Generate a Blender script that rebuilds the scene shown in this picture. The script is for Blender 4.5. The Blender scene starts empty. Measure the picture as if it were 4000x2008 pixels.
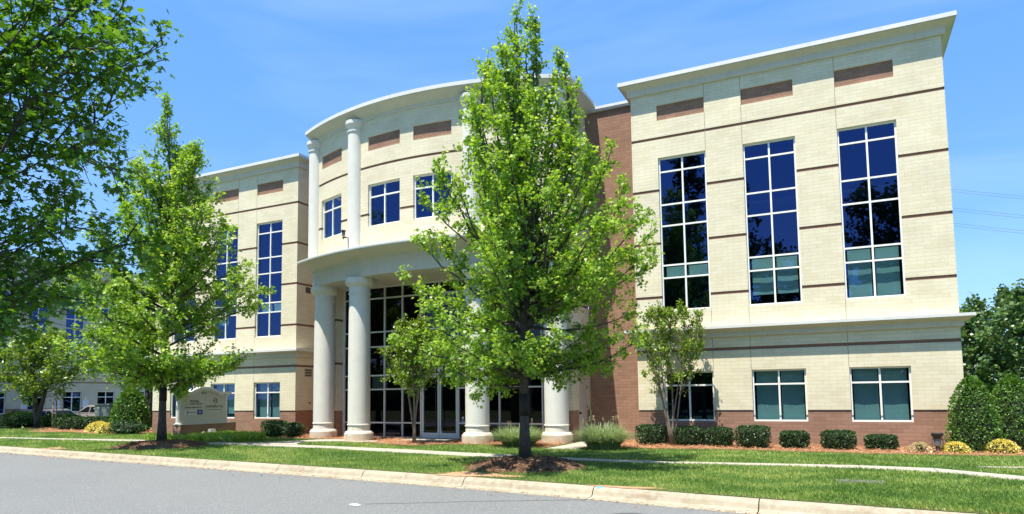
import bpy, math, random
import numpy as np
from mathutils import Vector, Matrix

D = bpy.data
SC = bpy.context.scene
COL = SC.collection
R = math.radians

# ------------------------------------------------------------------ camera
CAM = Vector((-3.311, -24.0, 1.647))
yaw, pitch, roll = R(-25.7636), R(4.6774), R(-0.6965)
fwd = Vector((math.sin(yaw) * math.cos(pitch), math.cos(yaw) * math.cos(pitch), math.sin(pitch)))
rt0 = Vector((math.cos(yaw), -math.sin(yaw), 0))
up0 = rt0.cross(fwd)
rt = rt0 * math.cos(roll) + up0 * math.sin(roll)
up = -rt0 * math.sin(roll) + up0 * math.cos(roll)
cd = D.cameras.new("camera")
cd.sensor_width = 36.0
cd.lens = 2645.98 / 4000 * 36.0
cd.shift_y = (1326.58 - 1004) / 4000
cd.clip_start = 0.1
cd.clip_end = 3000
cam = D.objects.new("camera", cd)
COL.objects.link(cam)
m = Matrix((rt, up, -fwd)).transposed().to_4x4()
m.translation = CAM
cam.matrix_world = m
SC.camera = cam

# ------------------------------------------------------------------ light
SUN = Vector((-0.083, -0.364, 1.0)).normalized()
w = D.worlds.new("World")
SC.world = w
w.use_nodes = True
nt = w.node_tree
bg = nt.nodes["Background"]
sky = nt.nodes.new("ShaderNodeTexSky")
sky.sky_type = 'NISHITA'
sky.sun_disc = False
sky.sun_elevation = math.asin(SUN.z)
sky.sun_rotation = math.atan2(SUN.x, SUN.y)
sky.altitude = 200
sky.air_density = 1.0
sky.dust_density = 0.0
sky.ozone_density = 3.0
hs = nt.nodes.new("ShaderNodeHueSaturation")
hs.inputs['Hue'].default_value = 0.5
hs.inputs['Saturation'].default_value = 1.05
# thin high cirrus: a little white mixed into the sky by direction
tc = nt.nodes.new("ShaderNodeTexCoord")
mp = nt.nodes.new("ShaderNodeMapping")
mp.inputs['Scale'].default_value = (1.2, 1.6, 5.0)
nz = nt.nodes.new("ShaderNodeTexNoise")
nz.inputs['Scale'].default_value = 1.3
nz.inputs['Detail'].default_value = 6
nz.inputs['Distortion'].default_value = 0.8
rp = nt.nodes.new("ShaderNodeValToRGB")
rp.color_ramp.elements[0].position = 0.45
rp.color_ramp.elements[1].position = 0.8
rp.color_ramp.elements[1].color = (0.13, 0.13, 0.13, 1)
mx = nt.nodes.new("ShaderNodeMixRGB")
mx.inputs['Color2'].default_value = (5.5, 6.2, 7.5, 1)
nt.links.new(tc.outputs['Generated'], mp.inputs['Vector'])
nt.links.new(mp.outputs['Vector'], nz.inputs['Vector'])
nt.links.new(nz.outputs['Fac'], rp.inputs['Fac'])
az = nt.nodes.new("ShaderNodeMixRGB")
az.inputs['Fac'].default_value = 0.6
az.inputs['Color2'].default_value = (0.56, 1.56, 3.6, 1)
nt.links.new(sky.outputs['Color'], az.inputs['Color1'])
nt.links.new(az.outputs['Color'], hs.inputs['Color'])
nt.links.new(rp.outputs['Color'], mx.inputs['Fac'])
nt.links.new(hs.outputs['Color'], mx.inputs['Color1'])
nt.links.new(mx.outputs['Color'], bg.inputs['Color'])
bg.inputs['Strength'].default_value = 0.15

sd = D.lights.new("sun", 'SUN')
sd.energy = 5.0
sd.angle = R(0.5)
sd.color = (1.0, 0.94, 0.81)
sun = D.objects.new("sun", sd)
COL.objects.link(sun)
sun.rotation_euler = SUN.to_track_quat('Z', 'Y').to_euler()
sun.location = (0, -40, 60)

vs = SC.view_settings
vs.view_transform = 'Standard'
vs.look = 'None'
vs.gamma = 1
vs.exposure = 0.94
SC.cycles.max_bounces = 8
SC.cycles.transparent_max_bounces = 12
SC.cycles.sample_clamp_indirect = 6

rng = np.random.default_rng(7)
random.seed(7)

# ------------------------------------------------------------------ materials
ALB = 0.80
FALB = 1.05
def dim(c, k=None):
    k = ALB if k is None else k
    return tuple(x * k for x in c)
def mat(name):
    M = D.materials.new(name)
    M.use_nodes = True
    t = M.node_tree
    return M, t, t.nodes, t.links, t.nodes["Principled BSDF"]

def plain(name, col, rough=0.6, metal=0.0, noise=0.0, scale=6.0, bump=0.0, bscale=60.0, spec=0.5, alb=None, streak=0.0, splash=None):
    col = dim(col, alb)
    M, t, N, L, P = mat(name)
    P.inputs['Base Color'].default_value = (*col, 1)
    P.inputs['Roughness'].default_value = rough
    P.inputs['Metallic'].default_value = metal
    P.inputs['Specular IOR Level'].default_value = spec
    tcn = N.new("ShaderNodeTexCoord")
    if noise:
        n1 = N.new("ShaderNodeTexNoise")
        n1.inputs['Scale'].default_value = scale
        n1.inputs['Detail'].default_value = 8
        n1.inputs['Roughness'].default_value = 0.65
        L.new(tcn.outputs['Object'], n1.inputs['Vector'])
        mr = N.new("ShaderNodeMapRange")
        mr.inputs['From Min'].default_value = 0.3
        mr.inputs['From Max'].default_value = 0.7
        mr.inputs['To Min'].default_value = 1 - noise
        mr.inputs['To Max'].default_value = 1 + noise
        L.new(n1.outputs['Fac'], mr.inputs['Value'])
        mm = N.new("ShaderNodeMixRGB")
        mm.blend_type = 'MULTIPLY'
        mm.inputs['Fac'].default_value = 1
        mm.inputs['Color1'].default_value = (*col, 1)
        L.new(mr.outputs['Result'], mm.inputs['Color2'])
        L.new(mm.outputs['Color'], P.inputs['Base Color'])
    if streak:
        ml = N.new("ShaderNodeMapping")
        ml.inputs['Scale'].default_value = (5, 5, .45)
        n3 = N.new("ShaderNodeTexNoise")
        n3.inputs['Scale'].default_value = 1.6
        n3.inputs['Detail'].default_value = 6
        L.new(tcn.outputs['Object'], ml.inputs['Vector'])
        L.new(ml.outputs['Vector'], n3.inputs['Vector'])
        mr = N.new("ShaderNodeMapRange")
        mr.inputs['From Min'].default_value = 0.5
        mr.inputs['From Max'].default_value = 0.75
        mr.inputs['To Min'].default_value = 1
        mr.inputs['To Max'].default_value = 1 - streak
        L.new(n3.outputs['Fac'], mr.inputs['Value'])
        mm2 = N.new("ShaderNodeMixRGB")
        mm2.blend_type = 'MULTIPLY'
        mm2.inputs['Fac'].default_value = 1
        L.new(mm.outputs['Color'], mm2.inputs['Color1'])
        L.new(mr.outputs['Result'], mm2.inputs['Color2'])
        L.new(mm2.outputs['Color'], P.inputs['Base Color'])
        mm = mm2
    if splash:
        sx = N.new("ShaderNodeSeparateXYZ")
        L.new(tcn.outputs['Object'], sx.inputs['Vector'])
        n4 = N.new("ShaderNodeTexNoise")
        n4.inputs['Scale'].default_value = 5
        n4.inputs['Detail'].default_value = 7
        L.new(tcn.outputs['Object'], n4.inputs['Vector'])
        ad = N.new("ShaderNodeMath")
        ad.operation = 'MULTIPLY_ADD'
        ad.inputs[1].default_value = -1.1
        L.new(n4.outputs['Fac'], ad.inputs[0])
        L.new(sx.outputs['Z'], ad.inputs[2])
        mr = N.new("ShaderNodeMapRange")
        mr.inputs['From Min'].default_value = -.62
        mr.inputs['From Max'].default_value = -.12
        mr.inputs['To Min'].default_value = .75
        mr.inputs['To Max'].default_value = 0
        L.new(ad.outputs['Value'], mr.inputs['Value'])
        mm3 = N.new("ShaderNodeMixRGB")
        L.new(mr.outputs['Result'], mm3.inputs['Fac'])
        L.new(mm.outputs['Color'], mm3.inputs['Color1'])
        mm3.inputs['Color2'].default_value = (*splash, 1)
        L.new(mm3.outputs['Color'], P.inputs['Base Color'])
    if bump:
        n2 = N.new("ShaderNodeTexNoise")
        n2.inputs['Scale'].default_value = bscale
        n2.inputs['Detail'].default_value = 4
        L.new(tcn.outputs['Object'], n2.inputs['Vector'])
        b = N.new("ShaderNodeBump")
        b.inputs['Strength'].default_value = bump
        b.inputs['Distance'].default_value = 0.02
        L.new(n2.outputs['Fac'], b.inputs['Height'])
        L.new(b.outputs['Normal'], P.inputs['Normal'])
    return M

def brick(name, c1, c2, mortar, bw=0.40, bh=0.117, msize=0.006, bump=0.35, stain=0.12, bias=-0.15):
    c1, c2, mortar = dim(c1), dim(c2), dim(mortar)
    M, t, N, L, P = mat(name)
    uv = N.new("ShaderNodeUVMap")
    br = N.new("ShaderNodeTexBrick")
    br.inputs['Scale'].default_value = 1.0
    br.inputs['Brick Width'].default_value = bw
    br.inputs['Row Height'].default_value = bh
    br.inputs['Mortar Size'].default_value = msize
    br.inputs['Mortar Smooth'].default_value = 0.3
    br.inputs['Bias'].default_value = bias
    br.inputs['Color1'].default_value = (*c1, 1)
    br.inputs['Color2'].default_value = (*c2, 1)
    br.inputs['Mortar'].default_value = (*mortar, 1)
    n0 = N.new("ShaderNodeTexNoise")
    n0.inputs['Scale'].default_value = 1.7
    n0.inputs['Detail'].default_value = 3
    off = N.new("ShaderNodeVectorMath")
    off.operation = 'SCALE'
    off.inputs['Scale'].default_value = 0.006
    add = N.new("ShaderNodeVectorMath")
    L.new(uv.outputs['UV'], n0.inputs['Vector'])
    L.new(n0.outputs['Color'], off.inputs[0])
    L.new(uv.outputs['UV'], add.inputs[0])
    L.new(off.outputs['Vector'], add.inputs[1])
    L.new(add.outputs['Vector'], br.inputs['Vector'])
    n1 = N.new("ShaderNodeTexNoise")
    n1.inputs['Scale'].default_value = 0.7
    n1.inputs['Detail'].default_value = 9
    n1.inputs['Roughness'].default_value = 0.7
    L.new(uv.outputs['UV'], n1.inputs['Vector'])
    mr = N.new("ShaderNodeMapRange")
    mr.inputs['From Min'].default_value = 0.3
    mr.inputs['From Max'].default_value = 0.7
    mr.inputs['To Min'].default_value = 1 - stain
    mr.inputs['To Max'].default_value = 1 + stain * 0.6
    L.new(n1.outputs['Fac'], mr.inputs['Value'])
    mm = N.new("ShaderNodeMixRGB")
    mm.blend_type = 'MULTIPLY'
    mm.inputs['Fac'].default_value = 1
    L.new(br.outputs['Color'], mm.inputs['Color1'])
    L.new(mr.outputs['Result'], mm.inputs['Color2'])
    L.new(mm.outputs['Color'], P.inputs['Base Color'])
    P.inputs['Roughness'].default_value = 0.85
    P.inputs['Specular IOR Level'].default_value = 0.2
    n2 = N.new("ShaderNodeTexNoise")
    n2.inputs['Scale'].default_value = 45
    n2.inputs['Detail'].default_value = 4
    L.new(uv.outputs['UV'], n2.inputs['Vector'])
    sub = N.new("ShaderNodeMath")
    sub.operation = 'MULTIPLY_ADD'
    sub.inputs[1].default_value = 0.25
    inv = N.new("ShaderNodeMath")
    inv.operation = 'SUBTRACT'
    inv.inputs[0].default_value = 1.0
    L.new(br.outputs['Fac'], inv.inputs[1])
    L.new(n2.outputs['Fac'], sub.inputs[0])
    L.new(inv.outputs['Value'], sub.inputs[2])
    b = N.new("ShaderNodeBump")
    b.inputs['Strength'].default_value = bump
    b.inputs['Distance'].default_value = 0.012
    L.new(sub.outputs['Value'], b.inputs['Height'])
    L.new(b.outputs['Normal'], P.inputs['Normal'])
    return M

def glass(name, tint=(0.40, 0.60, 0.62), refl=(0.20, 0.33, 0.85), fac=0.15, rough=0.01, wave=0.014):
    M, t, N, L, P = mat(name)
    N.remove(P)
    out = N["Material Output"]
    tr = N.new("ShaderNodeBsdfTransparent")
    tr.inputs['Color'].default_value = (*tint, 1)
    gl = N.new("ShaderNodeBsdfGlossy")
    gl.inputs['Color'].default_value = (*refl, 1)
    gl.inputs['Roughness'].default_value = rough
    fr = N.new("ShaderNodeLayerWeight")
    fr.inputs['Blend'].default_value = 0.5
    pw = N.new("ShaderNodeMath")
    pw.operation = 'POWER'
    pw.inputs[1].default_value = 4.0
    L.new(fr.outputs['Facing'], pw.inputs[0])
    ma = N.new("ShaderNodeMath")
    ma.operation = 'MULTIPLY_ADD'
    ma.inputs[1].default_value = 0.9
    ma.inputs[2].default_value = fac
    ma.use_clamp = True
    L.new(pw.outputs['Value'], ma.inputs[0])
    ms = N.new("ShaderNodeMixShader")
    L.new(ma.outputs['Value'], ms.inputs['Fac'])
    L.new(tr.outputs['BSDF'], ms.inputs[1])
    L.new(gl.outputs['BSDF'], ms.inputs[2])
    L.new(ms.outputs['Shader'], out.inputs['Surface'])
    tcn = N.new("ShaderNodeTexCoord")
    n = N.new("ShaderNodeTexNoise")
    n.inputs['Scale'].default_value = 0.9
    n.inputs['Detail'].default_value = 1
    L.new(tcn.outputs['Object'], n.inputs['Vector'])
    b = N.new("ShaderNodeBump")
    b.inputs['Strength'].default_value = wave
    b.inputs['Distance'].default_value = 0.05
    L.new(n.outputs['Fac'], b.inputs['Height'])
    L.new(b.outputs['Normal'], gl.inputs['Normal'])
    return M

def foliage(name, dark, mid, light, trans=0.4, gloss=0.06):
    dark, mid, light = dim(dark, FALB), dim(mid, FALB), dim(light, FALB)
    M, t, N, L, P = mat(name)
    N.remove(P)
    out = N["Material Output"]
    at = N.new("ShaderNodeAttribute")
    at.attribute_name = "tint"
    r = N.new("ShaderNodeValToRGB")
    e = r.color_ramp.elements
    e[0].position = 0.0
    e[0].color = (*dark, 1)
    e[1].position = 1.0
    e[1].color = (*light, 1)
    em = e.new(0.5)
    em.color = (*mid, 1)
    L.new(at.outputs['Fac'], r.inputs['Fac'])
    df = N.new("ShaderNodeBsdfDiffuse")
    tl = N.new("ShaderNodeBsdfTranslucent")
    gl = N.new("ShaderNodeBsdfGlossy")
    gl.inputs['Roughness'].default_value = 0.42
    gl.inputs['Color'].default_value = (0.9, 0.95, 0.9, 1)
    L.new(r.outputs['Color'], df.inputs['Color'])
    hsv = N.new("ShaderNodeHueSaturation")
    hsv.inputs['Hue'].default_value = 0.485
    hsv.inputs['Saturation'].default_value = 1.1
    hsv.inputs['Value'].default_value = 1.25
    L.new(r.outputs['Color'], hsv.inputs['Color'])
    L.new(hsv.outputs['Color'], tl.inputs['Color'])
    m1 = N.new("ShaderNodeMixShader")
    m1.inputs['Fac'].default_value = trans
    L.new(df.outputs['BSDF'], m1.inputs[1])
    L.new(tl.outputs['BSDF'], m1.inputs[2])
    m2 = N.new("ShaderNodeMixShader")
    m2.inputs['Fac'].default_value = gloss
    L.new(m1.outputs['Shader'], m2.inputs[1])
    L.new(gl.outputs['BSDF'], m2.inputs[2])
    L.new(m2.outputs['Shader'], out.inputs['Surface'])
    return M

def ground_mat(name, cols, scales, rough=0.9, bump=0.4, bscale=80, bdist=0.02, speck=0.0, speckcol=(0.6, 0.6, 0.6), sscale=60):
    """Layered noise ground: cols = (base, patch, fine)."""
    cols = [dim(c) for c in cols]
    speckcol = dim(speckcol)
    M, t, N, L, P = mat(name)
    tcn = N.new("ShaderNodeTexCoord")
    prev = None
    for i, (c, s) in enumerate(zip(cols[1:], scales)):
        n = N.new("ShaderNodeTexNoise")
        n.inputs['Scale'].default_value = s
        n.inputs['Detail'].default_value = 7
        n.inputs['Roughness'].default_value = 0.65
        L.new(tcn.outputs['Object'], n.inputs['Vector'])
        mr = N.new("ShaderNodeMapRange")
        mr.inputs['From Min'].default_value = 0.42
        mr.inputs['From Max'].default_value = 0.64
        L.new(n.outputs['Fac'], mr.inputs['Value'])
        mm = N.new("ShaderNodeMixRGB")
        L.new(mr.outputs['Result'], mm.inputs['Fac'])
        if prev is None:
            mm.inputs['Color1'].default_value = (*cols[0], 1)
        else:
            L.new(prev, mm.inputs['Color1'])
        mm.inputs['Color2'].default_value = (*c, 1)
        prev = mm.outputs['Color']
    if speck:
        v = N.new("ShaderNodeTexVoronoi")
        v.inputs['Scale'].default_value = sscale
        L.new(tcn.outputs['Object'], v.inputs['Vector'])
        wn = N.new("ShaderNodeTexWhiteNoise")
        L.new(v.outputs['Color'], wn.inputs['Vector'])
        cmp = N.new("ShaderNodeMath")
        cmp.operation = 'GREATER_THAN'
        cmp.inputs[1].default_value = 1 - speck
        L.new(wn.outputs['Value'], cmp.inputs[0])
        mm = N.new("ShaderNodeMixRGB")
        L.new(cmp.outputs['Value'], mm.inputs['Fac'])
        L.new(prev, mm.inputs['Color1'])
        mm.inputs['Color2'].default_value = (*speckcol, 1)
        prev = mm.outputs['Color']
    L.new(prev, P.inputs['Base Color'])
    P.inputs['Roughness'].default_value = rough
    P.inputs['Specular IOR Level'].default_value = 0.25
    n2 = N.new("ShaderNodeTexNoise")
    n2.inputs['Scale'].default_value = bscale
    n2.inputs['Detail'].default_value = 5
    L.new(tcn.outputs['Object'], n2.inputs['Vector'])
    b = N.new("ShaderNodeBump")
    b.inputs['Strength'].default_value = bump
    b.inputs['Distance'].default_value = bdist
    L.new(n2.outputs['Fac'], b.inputs['Height'])
    L.new(b.outputs['Normal'], P.inputs['Normal'])
    return M

CREAM = brick("cream_brick", (0.88, 0.80, 0.60), (0.79, 0.70, 0.47), (0.70, 0.62, 0.45), msize=0.006, bias=-.4, bump=.25)
CREAM_SHADED = brick("shaded_cream_brick", (0.66, 0.60, 0.46), (0.60, 0.53, 0.385), (0.48, 0.42, 0.31))  # darker copy of the cream brick: the neighbour's shade put into the colour
BROWN = brick("brown_brick", (0.42, 0.245, 0.172), (0.335, 0.19, 0.13), (0.27, 0.165, 0.12), bw=0.33, stain=0.18)
BAND = brick("band_brick", (0.34, 0.19, 0.135), (0.28, 0.155, 0.11), (0.20, 0.13, 0.10), bw=0.33, bh=0.12)
STUCCO = plain("cream_stucco", (0.70, 0.67, 0.58), 0.8, noise=0.06, scale=1.2, bump=0.12, bscale=40, streak=.09)
COLSTUC = plain("column_stucco", (0.83, 0.81, 0.74), 0.75, noise=0.05, scale=3.0, bump=0.25, bscale=70, streak=.06)
COLBASE = plain("splashed_column_stucco", (0.82, 0.79, 0.70), 0.75, noise=0.06, scale=4.0, bump=0.25, bscale=70, streak=.05, splash=(.55, .36, .22))
CAPMETAL = plain("white_metal_coping", (0.80, 0.80, 0.78), 0.45, noise=0.05, scale=1.0, alb=0.8, streak=.08)
FRAME = plain("window_frame_paint", (0.74, 0.73, 0.68), 0.45, noise=0.02, alb=1.1)
ALU = plain("grey_aluminium", (0.78, 0.78, 0.75), 0.4, noise=0.03)
GLASS = glass("tinted_glass")
GLASS_DARK = glass("entrance_glass", tint=(0.30, 0.36, 0.36), refl=(0.75, 0.7, 1.0), fac=0.035)
BLIND = plain("window_blind", (0.74, 0.75, 0.72), 0.8, noise=0.03, scale=1.2, alb=0.9)
DARKROOM = plain("dark_interior", (0.02, 0.018, 0.018), 0.9, noise=0.3, scale=0.8)
BLACK = plain("black_metal", (0.02, 0.02, 0.022), 0.45)
DARKGREY = plain("dark_grey_metal", (0.10, 0.105, 0.11), 0.5, noise=0.1)
VENT = plain("vent_bronze", (0.12, 0.085, 0.06), 0.6)
DOORP = plain("door_paint", (0.66, 0.62, 0.52), 0.55)
ROOF = plain("roof_membrane", (0.55, 0.55, 0.53), 0.9, noise=0.1)
CONC = ground_mat("pale_concrete", ((0.47, 0.43, 0.35), (0.39, 0.355, 0.285), (0.51, 0.47, 0.40)), (0.7, 9), bump=0.2, bscale=140)
KERBM = ground_mat("kerb_concrete", ((0.43, 0.375, 0.275), (0.32, 0.26, 0.175), (0.48, 0.43, 0.33)), (1.1, 7), bump=0.25, bscale=90)
ASPH = ground_mat("grey_asphalt", ((0.202, 0.210, 0.210), (0.178, 0.186, 0.188), (0.235, 0.24, 0.238)), (0.25, 30), bump=0.6, bscale=160, bdist=0.012, speck=0.07, speckcol=(0.34, 0.34, 0.335), sscale=55)
TURF = ground_mat("lawn_soil_turf", ((0.10, 0.18, 0.035), (0.14, 0.22, 0.045), (0.06, 0.12, 0.02)), (0.5, 14), bump=0.8, bscale=60, bdist=0.05)
MULCH = ground_mat("pine_straw", ((0.40, 0.205, 0.11), (0.30, 0.13, 0.065), (0.50, 0.29, 0.17)), (2.0, 18), bump=1.0, bscale=38, bdist=0.06)
DMULCH = ground_mat("dark_mulch", ((0.17, 0.10, 0.06), (0.10, 0.055, 0.035), (0.33, 0.19, 0.10)), (3.0, 16), bump=1.0, bscale=40, bdist=0.06)  # mound mulch, with the shade under the maples put into its dark colour
CLAY = ground_mat("red_clay", ((0.55, 0.30, 0.17), (0.48, 0.24, 0.12), (0.60, 0.38, 0.24)), (3.0, 20), bump=0.5, bscale=60)
BARK = plain("grey_bark", (0.085, 0.075, 0.068), 0.9, noise=0.45, scale=9, bump=0.8, bscale=28)  # bark darkened: the crown's shade on the trunk is put into the colour
BARKP = plain("pale_bark", (0.23, 0.185, 0.14), 0.85, noise=0.35, scale=8, bump=0.4, bscale=30)
WRAP = plain("black_trunk_wrap", (0.012, 0.012, 0.014), 0.7)
MAPLE = foliage("maple_leaves", (0.065, 0.16, 0.018), (0.185, 0.35, 0.034), (0.43, 0.57, 0.11), 0.48, 0.03)
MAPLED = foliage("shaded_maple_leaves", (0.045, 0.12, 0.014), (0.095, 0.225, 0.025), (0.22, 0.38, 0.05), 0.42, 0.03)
CRAPE = foliage("crape_leaves", (0.065, 0.13, 0.014), (0.155, 0.26, 0.022), (0.32, 0.42, 0.055), 0.38, 0.04)
BOX = foliage("boxwood_leaves", (0.02, 0.05, 0.014), (0.035, 0.08, 0.02), (0.085, 0.14, 0.05), 0.12, 0.035)
HOLLY = foliage("holly_leaves", (0.04, 0.10, 0.012), (0.085, 0.19, 0.02), (0.19, 0.32, 0.055), 0.22, 0.035)
YELLOW = foliage("yellow_leaves", (0.45, 0.37, 0.06), (0.74, 0.64, 0.13), (0.85, 0.80, 0.30), 0.3)
PALEY = foliage("dry_yellow_leaves", (0.40, 0.32, 0.14), (0.55, 0.47, 0.24), (0.65, 0.60, 0.36), 0.3)
OGRASS = foliage("ornamental_grass", (0.12, 0.19, 0.06), (0.24, 0.33, 0.13), (0.44, 0.48, 0.26), 0.35)
LIRI = foliage("liriope_leaves", (0.10, 0.21, 0.02), (0.22, 0.38, 0.04), (0.40, 0.55, 0.08), 0.4)
BLADE = foliage("lawn_blades", (0.075, 0.165, 0.03), (0.20, 0.315, 0.055), (0.48, 0.52, 0.16), 0.38, 0.03)
DRYBL = foliage("dry_blades", (0.34, 0.22, 0.10), (0.46, 0.30, 0.15), (0.55, 0.42, 0.24), 0.3, 0.02)
CHIP = foliage("bark_chips", (0.10, 0.055, 0.035), (0.19, 0.105, 0.065), (0.36, 0.22, 0.13), 0.05, 0.02)
NEEDLE = foliage("pine_needles", (0.30, 0.13, 0.06), (0.44, 0.23, 0.12), (0.58, 0.36, 0.20), 0.15, 0.03)
WOODS = foliage("woodland_leaves", (0.05, 0.10, 0.025), (0.085, 0.16, 0.035), (0.15, 0.24, 0.06), 0.3)
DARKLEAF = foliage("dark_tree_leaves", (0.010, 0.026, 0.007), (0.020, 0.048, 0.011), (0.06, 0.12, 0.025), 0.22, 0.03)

# ------------------------------------------------------------------ objects
def tag(o, label=None, cat=None, group=None, kind=None):
    if label: o['label'] = label
    if cat: o['category'] = cat
    if group: o['group'] = group
    if kind: o['kind'] = kind
    return o

def empty(name, loc=(0, 0, 0), label=None, cat=None, group=None, rz=0.0):
    o = D.objects.new(name, None)
    o.empty_display_size = 0.3
    COL.objects.link(o)
    o.location = loc
    o.rotation_euler = (0, 0, rz)
    return tag(o, label, cat, group)

class MB:
    """Collects polygons; build() links them as ONE mesh object."""
    def __init__(s):
        s.v, s.f, s.uvs, s.sm = [], [], [], []
    def poly(s, pts, uv=None, smooth=False):
        i = len(s.v)
        s.v += [tuple(p) for p in pts]
        s.f.append(tuple(range(i, i + len(pts))))
        if uv is None:
            P = [Vector(p) for p in pts]
            n = Vector((0, 0, 0))
            for a in range(len(P)):
                n += P[a].cross(P[(a + 1) % len(P)])
            if n.length > 1e-12: n.normalize()
            if abs(n.z) > 0.75: uv = [(p.x, p.y) for p in P]
            else:
                t = Vector((-n.y, n.x, 0)).normalized()
                if abs(t.x) > abs(t.y):
                    if t.x < 0: t = -t
                elif t.y < 0: t = -t
                uv = [(p.dot(t), p.z) for p in P]
        s.uvs += list(uv)
        s.sm.append(smooth)
    def box(s, x0, x1, y0, y1, z0, z1):
        a = [(x0, y0, z0), (x1, y0, z0), (x1, y1, z0), (x0, y1, z0), (x0, y0, z1), (x1, y0, z1), (x1, y1, z1), (x0, y1, z1)]
        for q in ((0, 3, 2, 1), (4, 5, 6, 7), (0, 1, 5, 4), (1, 2, 6, 5), (2, 3, 7, 6), (3, 0, 4, 7)):
            s.poly([a[k] for k in q])
    def boxP(s, P, x0, x1, d0, d1, z0, z1):
        """Box in facade coordinates (along, depth inward, up) mapped by P."""
        a = [P(x, d, z) for z in (z0, z1) for (x, d) in ((x0, d0), (x1, d0), (x1, d1), (x0, d1))]
        for q in ((0, 3, 2, 1), (4, 5, 6, 7), (0, 1, 5, 4), (1, 2, 6, 5), (2, 3, 7, 6), (3, 0, 4, 7)):
            s.poly([a[k] for k in q])
    def lathe(s, prof, c=(0, 0, 0), n=24, smooth=True, cap=True):
        rings = []
        for r, z in prof:
            rings.append([(c[0] + r * math.cos(2 * math.pi * k / n), c[1] + r * math.sin(2 * math.pi * k / n), c[2] + z) for k in range(n)])
        for a, b in zip(rings, rings[1:]):
            for k in range(n):
                s.poly([a[k], a[(k + 1) % n], b[(k + 1) % n], b[k]], smooth=smooth)
        if cap:
            s.poly(rings[-1])
            s.poly(rings[0][::-1])
    def tube(s, pts, rad, n=8, smooth=True, cap=True):
        pts = [Vector(p) for p in pts]
        if not hasattr(rad, '__len__'): rad = [rad] * len(pts)
        rings = []
        ref = Vector((0.3, 0.9, 0.1))
        for i, p in enumerate(pts):
            t = (pts[min(i + 1, len(pts) - 1)] - pts[max(i - 1, 0)])
            if t.length < 1e-9: t = Vector((0, 0, 1))
            t.normalize()
            a = t.cross(ref)
            if a.length < 0.1: a = t.cross(Vector((1, 0, 0)))
            a.normalize()
            b = t.cross(a)
            rings.append([tuple(p + (a * math.cos(2 * math.pi * k / n) + b * math.sin(2 * math.pi * k / n)) * rad[i]) for k in range(n)])
        base = len(s.v)
        for ring in rings: s.v += ring
        for i in range(len(rings) - 1):
            for k in range(n):
                q = (base + i * n + k, base + i * n + (k + 1) % n, base + (i + 1) * n + (k + 1) % n, base + (i + 1) * n + k)
                s.f.append(q)
                s.uvs += [(0, 0)] * 4
                s.sm.append(smooth)
        if cap:
            s.f.append(tuple(base + k for k in range(n))[::-1]); s.uvs += [(0, 0)] * n; s.sm.append(False)
            e = base + (len(rings) - 1) * n
            s.f.append(tuple(e + k for k in range(n))); s.uvs += [(0, 0)] * n; s.sm.append(False)
    def prism(s, poly, z0, z1):
        s.poly([(x, y, z1) for x, y in poly])
        s.poly([(x, y, z0) for x, y in poly][::-1])
        for a, b in zip(poly, poly[1:] + poly[:1]):
            s.poly([(*a, z0), (*b, z0), (*b, z1), (*a, z1)])
    def build(s, name, material, parent=None, org=(0, 0, 0)):
        me = D.meshes.new(name)
        o0 = Vector(org)
        me.from_pydata([tuple(Vector(p) - o0) for p in s.v], [], s.f)
        uvl = me.uv_layers.new(name="UVMap")
        uvl.data.foreach_set("uv", np.array(s.uvs, dtype=np.float32).ravel())
        me.polygons.foreach_set("use_smooth", s.sm)
        me.materials.append(material)
        me.update()
        o = D.objects.new(name, me)
        COL.objects.link(o)
        if parent: o.parent = parent
        else: o.location = org
        return o

def np_mesh(name, verts, k, nface, tint, material, parent=None, smooth=False):
    """Mesh of nface separate polygons of k vertices each (leaves, blades)."""
    me = D.meshes.new(name)
    me.vertices.add(len(verts))
    me.vertices.foreach_set("co", verts.astype(np.float32).ravel())
    me.loops.add(k * nface)
    me.loops.foreach_set("vertex_index", np.arange(k * nface, dtype=np.int32))
    me.polygons.add(nface)
    me.polygons.foreach_set("loop_start", np.arange(nface, dtype=np.int32) * k)
    me.polygons.foreach_set("loop_total", np.full(nface, k, dtype=np.int32))
    a = me.attributes.new("tint", 'FLOAT', 'FACE')
    a.data.foreach_set("value", tint.astype(np.float32))
    me.materials.append(material)
    me.update(calc_edges=True)
    me.validate()
    o = D.objects.new(name, me)
    COL.objects.link(o)
    if parent: o.parent = parent
    return o

MAPLE_T = np.array([(0, -0.12, 0), (0.20, 0.05, -.04), (0.50, 0.10, -.16), (0.30, 0.32, -.07), (0.62, 0.62, -.20), (0.22, 0.58, -.05), (0, 1.05, -.12),
                    (-0.22, 0.58, -.05), (-0.62, 0.62, -.20), (-0.30, 0.32, -.07), (-0.50, 0.10, -.16), (-0.20, 0.05, -.04)])
OVAL_T = np.array([(0, 0, 0), (0.22, 0.3, -.03), (0.24, 0.62, -.04), (0, 1.0, -.1), (-0.24, 0.62, -.04), (-0.22, 0.3, -.03)])
QUAD_T = np.array([(0, 0, 0), (0.33, 0.5, -.06), (0, 1.0, -.03), (-0.33, 0.5, -.06)])
FAR_T = np.array([(0, 0, 0), (0.45, 0.35, -.1), (0.2, 0.9, -.1), (-0.35, 0.8, -.05), (-0.4, 0.3, -.1)])

def unit(a):
    return a / np.maximum(np.linalg.norm(a, axis=-1, keepdims=True), 1e-9)

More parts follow.
